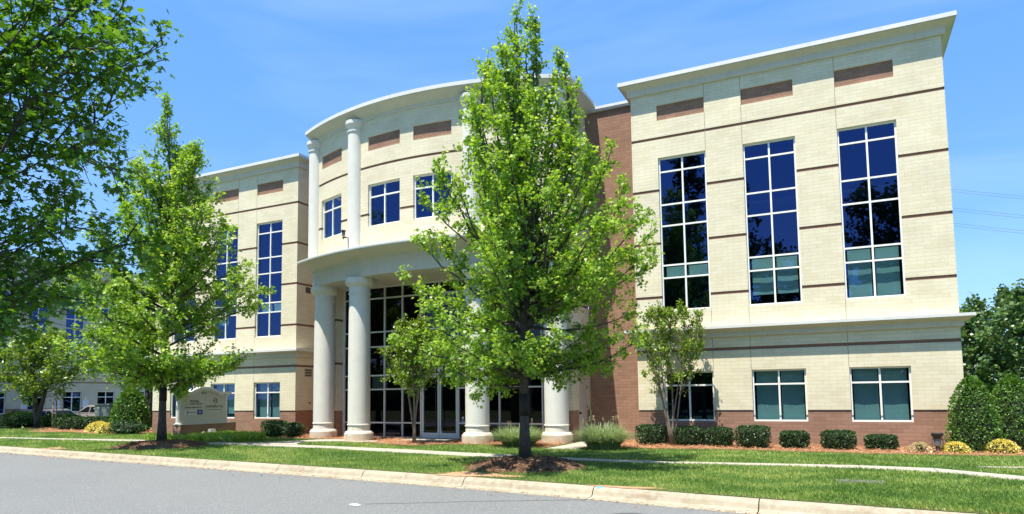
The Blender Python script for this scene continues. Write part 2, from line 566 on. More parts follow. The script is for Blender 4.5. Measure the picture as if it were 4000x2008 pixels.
def leaves(name, pos, tip, nrm, size, T, material, parent, rg, tint=None, org=(0, 0, 0)):
    n = len(pos)
    tip = unit(tip)
    b = unit(np.cross(tip, nrm))
    nn = np.cross(b, tip)
    V = (pos - np.array(org))[:, None, :] + size[:, None, None] * (T[None, :, 0:1] * b[:, None, :] + T[None, :, 1:2] * tip[:, None, :] + T[None, :, 2:3] * nn[:, None, :])
    if tint is None: tint = np.clip(rg.normal(0.5, 0.22, n), 0, 1)
    return np_mesh(name, V.reshape(-1, 3), len(T), n, tint, material, parent)

# ================================================================== SETTING
GZ = -0.12
KX = np.array([-120, -60, -33.6, -25.9, -20.5, -14.4, -11.2, -7.7, -5.3, -2.0, 6, 60, 120.])
KY = np.array([-2.0, -6.2, -8.35, -9.25, -9.78, -10.42, -10.80, -11.30, -11.75, -12.18, -13.3, -21, -30.])
def kerb_y(x): return np.interp(x, KX, KY)
SWF = np.array([(-120, -2.2), (-60, -4.3), (-40.5, -4.78), (-36, -4.62), (-30.3, -4.1), (-27.4, -4.1), (-20.8, -4.6), (-16.9, -5.05), (-12.2, -5.9), (-10.1, -6.2), (-7.8, -6.4), (-5, -6.1), (-3.7, -5.88), (-2, -5.85), (-1.1, -6.15), (-0.1, -7.05), (1.5, -8.7), (4, -10.2), (30, -14)])
SWN = np.array([(-120, -3.0), (-60, -5.0), (-40.5, -5.35), (-36, -5.2), (-29.1, -4.95), (-26, -5.2), (-20, -5.5), (-16, -6.2), (-11.9, -6.8), (-9.9, -6.88), (-7.7, -6.92), (-5, -6.52), (-3.7, -6.48), (-2.1, -6.66), (-1.25, -7.02), (-0.2, -7.9), (1.4, -9.6), (4, -11.1), (30, -15)])

def struct(o): 
    o['kind'] = 'structure'
    return o

def strip(name, xs, ya, yb, za, zb, material):
    b = MB()
    for i in range(len(xs) - 1):
        b.poly([(xs[i], ya[i], za), (xs[i + 1], ya[i + 1], za), (xs[i + 1], yb[i + 1], zb), (xs[i], yb[i], zb)])
    return struct(b.build(name, material))

# one big earth sheet under everything, to the horizon
b = MB(); b.poly([(-900, -900, -0.75), (900, -900, -0.75), (900, 900, -0.75), (-900, 900, -0.75)])
struct(b.build("ground", TURF))
# lawn on the building's side, leaving out the sunken parking lot
xs = np.concatenate([[-800], np.linspace(-120, 120, 121), [800]])
ky = np.concatenate([[kerb_y(-120.)], kerb_y(np.linspace(-120, 120, 121)), [kerb_y(120.)]])
b = MB()
for i in range(len(xs) - 1):
    b.poly([(xs[i], ky[i], GZ), (xs[i + 1], ky[i + 1], GZ), (xs[i + 1], 3.6, GZ), (xs[i], 3.6, GZ)])
b.poly([(-46.0, 3.6, GZ), (800, 3.6, GZ), (800, 800, GZ), (-46.0, 800, GZ)])
b.poly([(-46.0, 3.6, -0.6), (-46.0, 3.6, GZ), (-46.0, 800, GZ), (-46.0, 800, -0.6)])
b.poly([(-800, 3.6, -0.6), (-800, 3.6, GZ), (-46.0, 3.6, GZ), (-46.0, 3.6, -0.6)])
struct(b.build("lawn", TURF))
b = MB(); b.poly([(-75, 3.6, -0.42), (-46.0, 3.6, -0.42), (-46.0, 90, -0.42), (-75, 90, -0.42)])
struct(b.build("parking_lot", ASPH))
# road and the verge on the camera's side
gut = ky - 0.62
strip("road", xs, gut - 9.3, gut, -0.300, -0.300, ASPH)
strip("verge", xs, gut * 0 - 500, gut - 9.9, -0.14, -0.14, TURF)

def kerb(name, side):
    b = MB()
    prof = [(0, -0.5), (0, -0.128), (0.11, -0.130), (0.17, -0.150), (0.21, -0.19), (0.25, -0.265), (0.31, -0.287), (0.62, -0.293), (0.62, -0.5)]
    x = -90.0
    k = 0
    while x < 60:
        L = [3.05, 3.0, 3.1][k % 3]
        n = 3
        for j in range(n):
            xa, xb = x + L * j / n, x + L * (j + 1) / n
            if j == n - 1: xb -= 0.018
            for (o1, z1), (o2, z2) in zip(prof, prof[1:]):
                ya, yb = kerb_y(xa), kerb_y(xb)
                if side > 0:
                    q = [(xa, ya - o1, z1), (xb, yb - o1, z1), (xb, yb - o2, z2), (xa, ya - o2, z2)]
                else:
                    q = [(xa, ya - 0.62 - 9.3 - 0.6 + o1, z1), (xa, ya - 10.52 + o2, z2), (xb, yb - 10.52 + o2, z2), (xb, yb - 10.52 + o1, z1)]
                b.poly(q, smooth=False)
        x += L
        k += 1
    return struct(b.build(name, KERBM))
kerb("kerb", 1)
kerb("near_kerb", -1)
# sidewalk in slabs with open joints
b = MB()
x = -90.0
while x < 12:
    xa, xb = x, x + 1.485
    f = lambda A, q: float(np.interp(q, A[:, 0], A[:, 1]))
    top = [(xa, f(SWN, xa), GZ + 0.016), (xb, f(SWN, xb), GZ + 0.016), (xb, f(SWF, xb), GZ + 0.016), (xa, f(SWF, xa), GZ + 0.016)]
    bot = [(p[0], p[1], GZ - 0.05) for p in top]
    b.poly(top)
    for i in range(4): b.poly([bot[i], bot[(i + 1) % 4], top[(i + 1) % 4], top[i]])
    x += 1.5
struct(b.build("sidewalk", CONC))
PATHS = {
    "entry_path": [(-25.2, -5.05), (-23.7, -3.95), (-23.3, -3.28), (-22.9, -1.95), (-22.2, -1.62), (-21.2, -1.75), (-19.9, -1.95), (-19.6, -2.45), (-20.4, -2.72), (-21.15, -2.5), (-22.0, -2.85), (-22.5, -3.3), (-22.2, -4.0), (-21.6, -4.55)],
    "door_pad": [(-19.3, -1.5), (-17.2, -1.5), (-17.2, -0.03), (-19.3, -0.03)],
    "side_path": [(-12.0, -3.6), (-11.95, -1.3), (-11.95, 1.4), (-10.9, 1.4), (-10.95, -3.45)],
}
for n, p in PATHS.items():
    b = MB(); b.prism(p, GZ - 0.05, GZ + 0.030)
    struct(b.build(n, CONC))
# a second thin walk near the right edge
b = MB(); b.prism([(-0.6, -5.35), (1.0, -5.0), (6, -4.4), (6, -4.75), (1.2, -5.35), (-0.3, -5.55)], GZ - 0.05, GZ + 0.026)
struct(b.build("side_walk_spur", CONC))

MULCHES = {
    "right_mulch_bed": [(-9.7, -2.6), (-8.39, -2.39), (-6.85, -2.13), (-5.35, -2.25), (-3.95, -2.32), (-2.65, -2.5), (-0.81, -2.34), (0.92, -2.1), (4.5, -1.8), (6.0, 1.5), (4, 4), (0.2, 3.0), (0.03, 0.02), (-9.85, 0.02), (-9.85, 1.2), (-10.7, 1.2), (-10.7, -3.3)],
    "entrance_mulch_bed": [(-23.2, -1.56), (-22.2, -1.56), (-21.2, -1.70), (-19.7, -1.90), (-19.5, -2.5), (-20.1, -2.75), (-18.7, -3.2), (-17.1, -3.65), (-16.3, -2.6), (-14.6, -2.4), (-13.5, -2.9), (-12.2, -3.1), (-12.15, -0.5), (-12.2, 0.0), (-17.1, 0.0), (-17.1, -1.55), (-19.4, -1.55), (-19.4, 0.0), (-24.1, 0.0), (-24.1, 1.4), (-26.0, 1.4), (-26.05, 0.02), (-28.8, 0.02), (-28.8, -0.75), (-27.0, -0.7), (-25.4, -1.2), (-23.9, -1.55)],
    "far_mulch_bed": [(-45.3, -0.9), (-43.8, -1.0), (-41.9, -0.6), (-39.5, -1.15), (-37.0, -1.1), (-36.3, -0.3), (-36.2, 3.0), (-45.5, 3.0)],
    "stake_mulch_bed": [(-49.8, 1.5), (-47.5, 0.8), (-45.8, 1.2), (-45.6, 2.4), (-47.8, 3.1), (-49.6, 2.6)],
}
for n, p in MULCHES.items():
    b = MB(); b.prism(p, GZ - 0.05, GZ + 0.022)
    struct(b.build(n, MULCH))

def inpoly(px, py, poly):
    c = np.zeros(len(px), bool)
    n = len(poly)
    for i in range(n):
        x1, y1 = poly[i]; x2, y2 = poly[(i + 1) % n]
        if y1 == y2: continue
        t = ((y1 > py) != (y2 > py)) & (px < (x2 - x1) * (py - y1) / (y2 - y1) + x1)
        c ^= t
    return c

MOUNDS = [(-10.4, -8.65, 1.5, 0.24), (-26.4, -6.6, 1.7, 0.22)]
BARE = [(-10.75, -10.55, 1.15, 0.42), (-29.6, -8.55, 0.75, 0.3), (-7.0, -11.35, 0.8, 0.12)]
def lawn_mask(px, py):
    ok = py > kerb_y(px) + 0.02
    ok &= ~((py > np.interp(px, SWN[:, 0], SWN[:, 1]) - 0.0) & (py < np.interp(px, SWF[:, 0], SWF[:, 1]) + 0.02))
    for p in list(PATHS.values()) + list(MULCHES.values()): ok &= ~inpoly(px, py, p)
    for (mx_, my_, r_, h_) in MOUNDS: ok &= np.hypot(px - mx_, py - my_) > r_ * 0.93
    ok &= ~((py > -0.05) & (px > -36) & (px < 0.1))
    return ok

def blades(name, px, py, z, h, lean, width, material, rg, tint, kind='stuff'):
    n = len(px)
    az = rg.uniform(0, 2 * np.pi, n)
    ln = rg.uniform(0.1, lean, n)
    base = np.stack([px, py, np.full(n, z) if np.isscalar(z) else z], 1)
    side = np.stack([np.cos(az), np.sin(az), np.zeros(n)], 1)
    out = np.stack([-np.sin(az), np.cos(az), np.zeros(n)], 1)
    V = np.empty((n, 4, 3))
    V[:, 0] = base - side * width[:, None] * .5
    V[:, 1] = base + side * width[:, None] * .5
    tipp = base + out * (h * ln)[:, None] + np.array([0, 0, 1.0]) * (h * np.sqrt(np.maximum(1 - ln ** 2 * .6, .1)))[:, None]
    midp = base + out * (h * ln * .35)[:, None] + np.array([0, 0, 1.0]) * (h * .55)[:, None]
    V[:, 2] = midp + side * width[:, None] * .45
    V[:, 3] = tipp
    o = np_mesh(name, V.reshape(-1, 3), 4, n, tint, material)
    if kind: o['kind'] = kind
    return o

# lawn blades, denser close to the camera
rg = np.random.default_rng(3)
N = 620000
d_ = 9.3 + 38 * rg.random(N) ** 2.1
lat = rg.uniform(-0.80, 0.80, N) * d_
hx, hy = math.sin(yaw), math.cos(yaw)
px = CAM.x + hx * d_ + hy * lat
py = CAM.y + hy * d_ - hx * lat
ok = lawn_mask(px, py) & (py < 4.5) & (px < 7) & (px > -53) & ~((px < -46) & (py > 3.4))
px, py = px[ok], py[ok]
def wob(px, py, f):
    return (np.sin(px * f + 1.3 * np.sin(py * f * 1.7)) + np.sin(py * f * 1.4 + 2.1 * np.sin(px * f * .8 + 1))) * .25 + .5
patch = wob(px, py, 0.9) * .55 + wob(px + 5, py - 3, 2.7) * .45
kd = py - kerb_y(px)
bare = np.zeros(len(px))
for (bx, by, br, bs) in BARE: bare = np.maximum(bare, np.clip(1.3 - np.hypot((px - bx) / br, (py - by) / bs), 0, 1))
edge = np.clip(1 - kd / 0.22, 0, 1) * (0.35 + 0.65 * wob(px, py, 3.1))
keep = rg.random(len(px)) > np.maximum(bare * 1.2, edge * .7)
dry = (rg.random(len(px)) < np.maximum(edge * .8, bare)) & keep
tint = np.clip((patch - .5) * 1.1 + .46 + rg.normal(0, .2, len(px)), 0, 1)
h = rg.uniform(0.03, 0.075, len(px)) * (0.8 + .5 * wob(px, py, 1.6))
dd = np.hypot(px - CAM.x, py - CAM.y)
wd = rg.uniform(.005, .010, len(px)) * np.clip(dd / 13, 1, 3.2)
g = keep & ~dry
blades("lawn_grass", px[g], py[g], GZ - .005, h[g], .75, wd[g], BLADE, rg, tint[g])
blades("dry_grass", px[dry], py[dry], GZ - .005, h[dry] * .6, .95, wd[dry], DRYBL, rg, tint[dry])
# bare clay patches along the kerb
for (bx, by, br, bs) in BARE:
    b = MB()
    pts = []
    for k in range(22):
        a = 2 * math.pi * k / 22
        q = 0.85 + .22 * math.sin(3 * a + bx) + .1 * math.sin(7 * a)
        xx = bx + br * q * math.cos(a)
        pts.append((xx, max(by + bs * q * math.sin(a), float(kerb_y(xx)) - 0.10)))
    b.poly([(p[0], p[1], GZ + (0.006 if p[1] > kerb_y(p[0]) else 0.0)) for p in pts])
    struct(b.build("bare_clay", CLAY))

# pine needles strewn over the mulch
def strew(name, polys, n, material, rg, L=(.05, .14)):
    P_ = []
    for poly in polys:
        q = np.array(poly)
        lo, hi = q.min(0), q.max(0)
        m_ = int(n * (hi - lo).prod() / sum((np.array(p_).max(0) - np.array(p_).min(0)).prod() for p_ in polys))
        xx, yy = rg.uniform(lo[0], hi[0], m_), rg.uniform(lo[1], hi[1], m_)
        k_ = inpoly(xx, yy, poly)
        for p_ in PATHS.values(): k_ &= ~inpoly(xx, yy, p_)
        P_.append(np.stack([xx[k_], yy[k_], np.full(k_.sum(), GZ + .024) + rg.random(k_.sum()) * .05], 1))
    P_ = np.concatenate(P_)
    n_ = len(P_)
    az = rg.uniform(0, 2 * np.pi, n_)
    t = np.stack([np.cos(az), np.sin(az), rg.normal(0, .25, n_)], 1)
    nr = np.stack([rg.normal(0, .3, n_), rg.normal(0, .3, n_), np.ones(n_)], 1)
    T = np.array([(-.07, 0, 0), (.07, 0, 0), (.05, 1, 0), (-.05, 1, 0)])
    o = leaves(name, P_, t, nr, rg.uniform(L[0], L[1], n_), T, material, None, rg)
    o['kind'] = 'stuff'
strew("pine_straw", list(MULCHES.values()), 60000, NEEDLE, rg)

# mulch mounds under the two street maples
def mound(cx, cy, r, h, seed):
    g_ = np.random.default_rng(seed)
    b = MB()
    nr, na = 9, 40
    ring = []
    for i in range(nr + 1):
        t = i / nr
        row = []
        for k in range(na):
            a = 2 * math.pi * k / na
            rr = r * t * (1 + .07 * math.sin(3 * a + seed) + .04 * math.sin(8 * a))
            z = GZ - .02 + h * (1 - t ** 2.2) + (g_.normal(0, .013) if 0 < i < nr else 0) + .02
            row.append((cx + rr * math.cos(a), cy + rr * math.sin(a), z if i < nr else GZ - .03))
        ring.append(row)
    for i in range(nr):
        for k in range(na):
            b.poly([ring[i][k], ring[i + 1][k], ring[i + 1][(k + 1) % na], ring[i][(k + 1) % na]], smooth=True)
    struct(b.build("mulch_mound", DMULCH))
for i, (mx_, my_, r_, h_) in enumerate(MOUNDS): mound(mx_, my_, r_, h_, i + 2)
n_ = 2600
P_ = []
for (mx_, my_, r_, h_) in MOUNDS:
    rr = r_ * np.sqrt(rg.random(n_)); aa = rg.uniform(0, 2 * np.pi, n_)
    P_.append(np.stack([mx_ + rr * np.cos(aa), my_ + rr * np.sin(aa), GZ + .01 + h_ * (1 - (rr / r_) ** 2.2)], 1))
P_ = np.concatenate(P_)
az = rg.uniform(0, 2 * np.pi, len(P_))
o = leaves("mulch_chips", P_, np.stack([np.cos(az), np.sin(az), rg.normal(0, .3, len(P_))], 1), np.stack([rg.normal(0, .4, len(P_)), rg.normal(0, .4, len(P_)), np.ones(len(P_))], 1),
           rg.uniform(.04, .11, len(P_)), np.array([(-.12, 0, 0), (.12, 0, 0), (.1, 1, 0), (-.1, 1, 0)]), CHIP, None, rg, tint=np.clip(rg.normal(.3, .25, len(P_)), 0, 1))
o['kind'] = 'stuff'

# grit, bark bits and dead leaves gathered along the gutter
n_ = 4200
gx = rg.uniform(-34, 1, n_)
gy = kerb_y(gx) - .62 + np.abs(rg.normal(0, .16, n_)) * np.where(rg.random(n_) < .75, 1, -2.2)
gy = np.minimum(gy, kerb_y(gx) - .33)
P_ = np.stack([gx, gy, np.full(n_, -.291)], 1)
az = rg.uniform(0, 2 * np.pi, n_)
o = leaves("gutter_grit", P_, np.stack([np.cos(az), np.sin(az), rg.uniform(0, .3, n_)], 1), np.stack([rg.normal(0, .3, n_), rg.normal(0, .3, n_), np.ones(n_)], 1),
           .012 + .04 * rg.random(n_) ** 4, np.array([(-.3, 0, 0), (.3, 0, 0), (.25, 1, 0), (-.25, 1, 0)]), CHIP, None, rg)
o['kind'] = 'stuff'

# sealed crack across the road and a paint mark on the kerb
b = MB()
cr = [(-7.62, -11.98), (-8.2, -12.25), (-8.9, -12.62), (-9.5, -12.9), (-10.3, -13.4), (-11.2, -13.9)]
for (p0, p1) in zip(cr, cr[1:]):
    b.poly([(p0[0], p0[1] - .012, -.295), (p1[0], p1[1] - .012, -.295), (p1[0], p1[1] + .012, -.295), (p0[0], p0[1] + .012, -.295)])
struct(b.build("road_crack", plain("crack_tar", (0.05, 0.05, 0.05), .8)))
b = MB()
kx = -7.62
b.poly([(kx, kerb_y(kx) - .02, -.1245), (kx + .17, kerb_y(kx + .17) - .05, -.1245), (kx + .12, kerb_y(kx + .12) - .11, -.126), (kx + .02, kerb_y(kx) - .11, -.126)])
b.poly([(kx + .02, kerb_y(kx) - .11, -.126), (kx + .12, kerb_y(kx + .12) - .11, -.126), (kx + .07, kerb_y(kx + .1) - .168, -.1455), (kx + .02, kerb_y(kx) - .168, -.1455)])
struct(b.build("paint_mark", plain("blue_spray_paint", (0.12, 0.50, 0.78), .6)))

# ================================================================== OFFICE BUILDING
ZB = 1.05                        # top of the brown base
B4, B3, B2, B1, B0 = 10.967, 9.023, 7.072, 5.117, 3.183
BT = 0.105
WL = 9.867                       # wing length
WIN = [(-8.911, -7.22), (-5.973, -4.296), (-3.035, -1.341)]

def wall_grid(b, P, xs, zs, holes, d0, d1, uvf=None, bands=()):
    """Front faces at depth d0 of every cell outside HOLES (x0,x1,z0,z1), with reveals to depth d1 round the holes."""
    xs = sorted(set(round(x, 4) for x in xs)); zs = sorted(set(round(z, 4) for z in zs))
    def solid(i, j):
        if not (0 <= i < len(xs) - 1 and 0 <= j < len(zs) - 1): return True
        cx, cz = (xs[i] + xs[i + 1]) / 2, (zs[j] + zs[j + 1]) / 2
        return not any(h[0] < cx < h[1] and h[2] < cz < h[3] for h in holes)
    uvf = uvf or (lambda x, z: (x, z))
    for i in range(len(xs) - 1):
        for j in range(len(zs) - 1):
            if not solid(i, j): continue
            x0, x1, z0, z1 = xs[i], xs[i + 1], zs[j], zs[j + 1]
            b.poly([P(x0, d0, z0), P(x1, d0, z0), P(x1, d0, z1), P(x0, d0, z1)], uv=[uvf(x0, z0), uvf(x1, z0), uvf(x1, z1), uvf(x0, z1)])
            k = d1 - d0
            if not solid(i + 1, j): b.poly([P(x1, d0, z0), P(x1, d1, z0), P(x1, d1, z1), P(x1, d0, z1)], uv=[uvf(x1, z0), uvf(x1 + k, z0), uvf(x1 + k, z1), uvf(x1, z1)])
            if not solid(i - 1, j): b.poly([P(x0, d1, z0), P(x0, d0, z0), P(x0, d0, z1), P(x0, d1, z1)], uv=[uvf(x0 - k, z0), uvf(x0, z0), uvf(x0, z1), uvf(x0 - k, z1)])
            if not solid(i, j + 1): b.poly([P(x0, d0, z1), P(x1, d0, z1), P(x1, d1, z1), P(x0, d1, z1)], uv=[uvf(x0, z1), uvf(x1, z1), uvf(x1, z1 + k), uvf(x0, z1 + k)])
            if not solid(i, j - 1): b.poly([P(x0, d1, z0), P(x1, d1, z0), P(x1, d0, z0), P(x0, d0, z0)], uv=[uvf(x0, z0 - k), uvf(x1, z0 - k), uvf(x1, z0), uvf(x0, z0)])

def split(a, b, n):
    return [a + (b - a) * i / n for i in range(n + 1)]

def window(parent, P, x0, x1, z0, z1, rails, verts=None, blinds=(), gl=None, d=0.085, sub=1, fw=0.055):
    """A framed window set back in its opening; blinds = (z0, z1) ranges hanging behind the glass."""
    fr = MB()
    n = sub
    def bar(xa, xb, za, zb, da, db):
        for xa_, xb_ in zip(split(xa, xb, n if xb - xa > .3 else 1)[:-1], split(xa, xb, n if xb - xa > .3 else 1)[1:]):
            fr.boxP(P, xa_, xb_, da, db, za, zb)
    bar(x0, x0 + fw, z0, z1, d, d + .10)
    bar(x1 - fw, x1, z0, z1, d, d + .10)
    bar(x0 + fw, x1 - fw, z1 - fw, z1, d + .002, d + .10)
    bar(x0 + fw, x1 - fw, z0, z0 + fw, d - .02, d + .10)
    vs_ = verts or [(x0 + x1) / 2]
    for v in vs_: bar(v - .028, v + .028, z0 + fw, z1 - fw, d + .006, d + .10)
    ex = [x0 + fw] + [q for v in vs_ for q in (v - .028, v + .028)] + [x1 - fw]
    for r_ in rails:
        for a, c in zip(ex[::2], ex[1::2]): bar(a, c, r_ - .028, r_ + .028, d + .010, d + .10)
    f = fr.build("window", FRAME, parent)
    g = MB()
    for xa, xb in zip(split(x0 + .03, x1 - .03, n)[:-1], split(x0 + .03, x1 - .03, n)[1:]):
        g.poly([P(xa, d + .055, z0 + .03), P(xb, d + .055, z0 + .03), P(xb, d + .055, z1 - .03), P(xa, d + .055, z1 - .03)])
    g.build("pane", gl or GLASS, f)
    if blinds:
        bl = MB()
        for (xa, xb, za, zb) in blinds:
            m_ = 5
            for i in range(m_):
                ua, ub = xa + (xb - xa) * i / m_, xa + (xb - xa) * (i + 1) / m_
                w1, w2 = .008 * math.sin(9 * ua), .008 * math.sin(9 * ub)
                bl.poly([P(ua, d + .26 + w1, za), P(ub, d + .26 + w2, za), P(ub, d + .24, zb), P(ua, d + .24, zb)])
        bl.build("blind", BLIND, f)
    return f

def sweep_wing(name, material, parent, P, xl, xr, yb, prof, ol=1.0, orr=1.0):
    """Moulding round three sides of a wing: prof = (overhang, z)."""
    b = MB()
    def path(o):
        return [(xl - o * ol, yb), (xl - o * ol, -o), (xr + o * orr, -o), (xr + o * orr, yb)]
    for (o1, z1), (o2, z2) in zip(prof, prof[1:]):
        a, c = path(o1), path(o2)
        for i in range(3):
            b.poly([P(a[i][0], a[i][1], z1), P(a[i + 1][0], a[i + 1][1], z1), P(c[i + 1][0], c[i + 1][1], z2), P(c[i][0], c[i][1], z2)])
    return b.build(name, material, parent)

CORN = [(0.0, 12.60), (0.085, 12.61), (0.10, 12.65), (0.10, 12.80), (0.125, 12.84), (0.16, 12.865), (0.23, 12.90), (0.30, 12.935), (0.345, 12.95), (0.345, 12.975), (0.375, 12.975)]
COPE = [(0.372, 12.972), (0.385, 12.972), (0.385, 13.11), (0.0, 13.14)]
LEDGE = [(0.0, 3.53), (0.085, 3.54), (0.10, 3.575), (0.10, 3.69), (0.14, 3.715), (0.23, 3.755), (0.31, 3.79), (0.33, 3.80), (0.33, 3.815)]
LCOPE = [(0.33, 3.812), (0.365, 3.812), (0.365, 3.905), (0.0, 3.935)]

def wing(parent, P, xl, xr, wins, blindset, depth, side_left, side_right, cream=None):
    """One three-storey wing of brick: P maps (along, depth, up). wins = three (x0, x1) bays."""
    up_, low = (4.56, 10.178), (0.676, 2.396)
    pan = (11.575, 12.143)
    holes = []
    for (a, c) in wins:
        holes += [(a, c, *up_), (a, c, low[0], low[1]), (a, c, *pan)]
    bandholes = []
    for z in (B0, B4): bandholes.append((xl, xr, z - BT, z))
    edges = [xl] + [e for wn in sorted(wins) for e in wn] + [xr]
    for z in (B1, B2, B3):
        for a, c in zip(edges[::2], edges[1::2]): bandholes.append((a, c, z - BT, z))
    bands_z = [z for bz in (B0, B1, B2, B3, B4) for z in (bz - BT, bz)]
    xs = edges
    zs = [ZB, low[1], *up_, *pan, 13.0] + bands_z
    b = MB()
    wall_grid(b, P, xs, zs, holes + bandholes, 0.0, 0.16)
    for side, on in ((xl, side_left), (xr, side_right)):
        sgn = 1 if side == xr else -1
        Q = lambda s, d, z: P(side - sgn * d, s, z)
        wall_grid(b, Q, [0.0, depth], [ZB, 13.0] + bands_z, [(-1, depth + 1, z - BT, z) for z in (B0, B1, B2, B3, B4)], 0.0, 0.03, uvf=lambda x, z: (x + .2, z))
    b.poly([P(xl, depth, -.3), P(xr, depth, -.3), P(xr, depth, 13.0), P(xl, depth, 13.0)])
    wl = b.build("wall", cream or CREAM, parent)
    # brown base, 2.5 cm behind the cream
    b = MB()
    wall_grid(b, P, xs, [-.4, low[0], ZB], [(a, c, low[0], low[1]) for a, c in wins], 0.025, 0.16)
    for side in (xl, xr):
        sgn = 1 if side == xr else -1
        Q = lambda s, d, z: P(side - sgn * d, s, z)
        wall_grid(b, Q, [0.025, depth], [-.4, ZB], [], 0.025, 0.1)
    for z_, n_ in ((ZB, 1),):
        b.poly([P(xl, 0.001, z_ - .001), P(xr, 0.001, z_ - .001), P(xr, 0.026, z_ - .001), P(xl, 0.026, z_ - .001)])
    b.build("brick_base", BROWN, parent)
    # bands, recessed
    for (a, c, z0, z1) in bandholes:
        q = MB()
        q.poly([P(a, .028, z0), P(c, .028, z0), P(c, .028, z1), P(a, .028, z1)])
        if z0 in (B4 - BT, B0 - BT) or abs(a - xl) < .01:
            q.poly([P(xl + .028, 0, z0), P(xl + .028, depth, z0), P(xl + .028, depth, z1), P(xl + .028, 0, z1)])
        if z0 in (B4 - BT, B0 - BT) or abs(c - xr) < .01:
            q.poly([P(xr - .028, 0, z0), P(xr - .028, depth, z0), P(xr - .028, depth, z1), P(xr - .028, 0, z1)])
        q.build("brick_band", BAND, parent)
    for (a, c) in wins:
        q = MB()
        q.poly([P(a, .055, pan[0]), P(c, .055, pan[0]), P(c, .055, pan[1]), P(a, .055, pan[1])])
        q.build("brick_panel", BROWN, parent)
    for k, (a, c) in enumerate(wins):
        mid = (a + c) / 2
        sty = blindset[k]
        bl = []
        for (lo_, hi_, cols) in sty[0]:
            for cc in cols: bl.append((a + .12 if cc == 0 else mid + .06, mid - .06 if cc == 0 else c - .12, lo_, hi_))
        window(parent, P, a, c, *up_, (5.76, 6.22, 7.66, 8.44, 9.66), blinds=bl)
        bl = []
        for (lo_, hi_, cols) in sty[1]:
            for cc in cols: bl.append((a + .10 if cc == 0 else mid + .05, mid - .05 if cc == 0 else c - .10, lo_, hi_))
        window(parent, P, a, c, *low, (1.91,), blinds=bl)
    sweep_wing("cornice", STUCCO, parent, P, xl, xr, depth, CORN)
    sweep_wing("coping", CAPMETAL, parent, P, xl, xr, depth, COPE)
    sweep_wing("ledge", STUCCO, parent, P, xl, xr, depth, LEDGE)
    sweep_wing("ledge_coping", CAPMETAL, parent, P, xl, xr, depth, LCOPE)
    q = MB()
    q.poly([P(xl, 0, 13.139), P(xr, 0, 13.139), P(xr, depth, 13.139), P(xl, depth, 13.139)])
    q.build("roof", ROOF, parent)
    # dark rooms: floors and a partition behind the glass
    q = MB()
    q.boxP(P, xl + .3, xr - .3, 1.9, 2.0, -.1, 12.9)
    for z in (-.1, 4.05, 7.95, 12.2): q.boxP(P, xl + .3, xr - .3, .30, 1.9, z, z + .25 if z > 0 else z + .05)
    q.build("interior", DARKROOM, parent)
    # control joints beside the bays
    for (a, c) in wins:
        xj = c + .004 if (wins.index((a, c)) == 0) != (xl < -20) else a - .004
        for (za, zb, d0, d1) in ((up_[1], pan[0], -.0015, .01), (pan[1], 12.6, -.0015, .01), (3.94, up_[0], -.0015, .01), (low[1], 3.52, -.0015, .01), (-.2, low[0], .022, .03)):
            q = MB(); q.boxP(P, xj - .007, xj + .007, d0, d1, za, zb)
            q.build("control_joint", JOINT, parent)

JOINT = plain("joint_sealant", (0.25, 0.22, 0.17), .8)
office = empty("office_building", (0, 0, 0), "three-storey cream brick office building with a curved columned portico between two wings", "building")
Pm = lambda x, d, z: (x, d, z)
full, upper_half = (0, 1), (0, 1)
RW_ = [
    [[(5.79, 6.19, full)], []],
    [[(4.95, 6.19, full)], [(.72, 2.36, full)]],
    [[(4.62, 6.19, full)], [(.72, 2.36, full)]],
]
wing(office, Pm, -WL, 0.0, WIN, RW_, 14.0, True, True)
CL = -26.091
LWIN = [(CL - WL - c, CL - WL - a) for a, c in WIN]
LWIN = [(CL - (a + WL) - (c - a), CL - (a + WL)) for a, c in WIN]
LW_ = [
    [[(5.79, 6.19, full)], [(.72, 2.36, full)]],
    [[(5.3, 6.19, (0,))], [(.9, 2.36, full)]],
    [[(5.79, 6.19, full)], []],
]
wing(office, Pm, CL - WL, CL, LWIN, LW_, 14.0, True, True)

# ---- recessed brown links between wings and drum
YR = 1.5
for (xa, xb) in ((-12.2, -WL - .001), (CL + .001, -24.1)):
    b = MB(); b.box(xa, xb, YR, YR + .25, -.4, 13.02)
    b.build("link_wall", BROWN, office)
    b = MB()
    b.box(xa, xb, YR - .10, YR + .3, 13.02, 13.10)
    b.build("link_cornice", STUCCO, office)
    b = MB()
    b.box(xa, xb, YR - .13, YR + .35, 13.10, 13.21)
    b.build("link_coping", CAPMETAL, office)
b = MB(); b.box(-25.9, -10.0, YR + .26, 14.0, 12.7, 12.8)
b.build("main_roof", ROOF, office)

# ---- drum (curved upper storey)
XC, YC, RR = -18.18, 10.84, 13.34
DL, DRt = -5.93, 5.98           # ends of the curved front, from its axis
def Pd(s, d, z):                # s = arc length on the wall face
    a = s / RR
    return (XC + (RR - d) * math.sin(a), YC - (RR - d) * math.cos(a), z)
def A(deg): return R(deg) * RR
sL, sR = math.asin(DL / RR) * RR, math.asin(DRt / RR) * RR
DWIN = [(A(-22.75), A(-15.75)), (A(-8.45), A(-1.35)), (A(1.35), A(8.45)), (A(15.75), A(22.75))]
dz, dp = (8.45, 10.19), (11.59, 12.16)
holes = []
for a, c in DWIN: holes += [(a, c, *dz), (a, c, *dp)]
edges = [sL] + [e for wn in DWIN for e in wn] + [sR]
bh = [(a, c, B4 - BT, B4) for a, c in zip(edges[:-1], edges[1:])] + [(a, c, B3 - BT, B3) for a, c in zip(edges[::2], edges[1::2])]
xs = []
for a, c in zip(edges[:-1], edges[1:]): xs += split(a, c, max(1, int((c - a) / .35)))
b = MB()
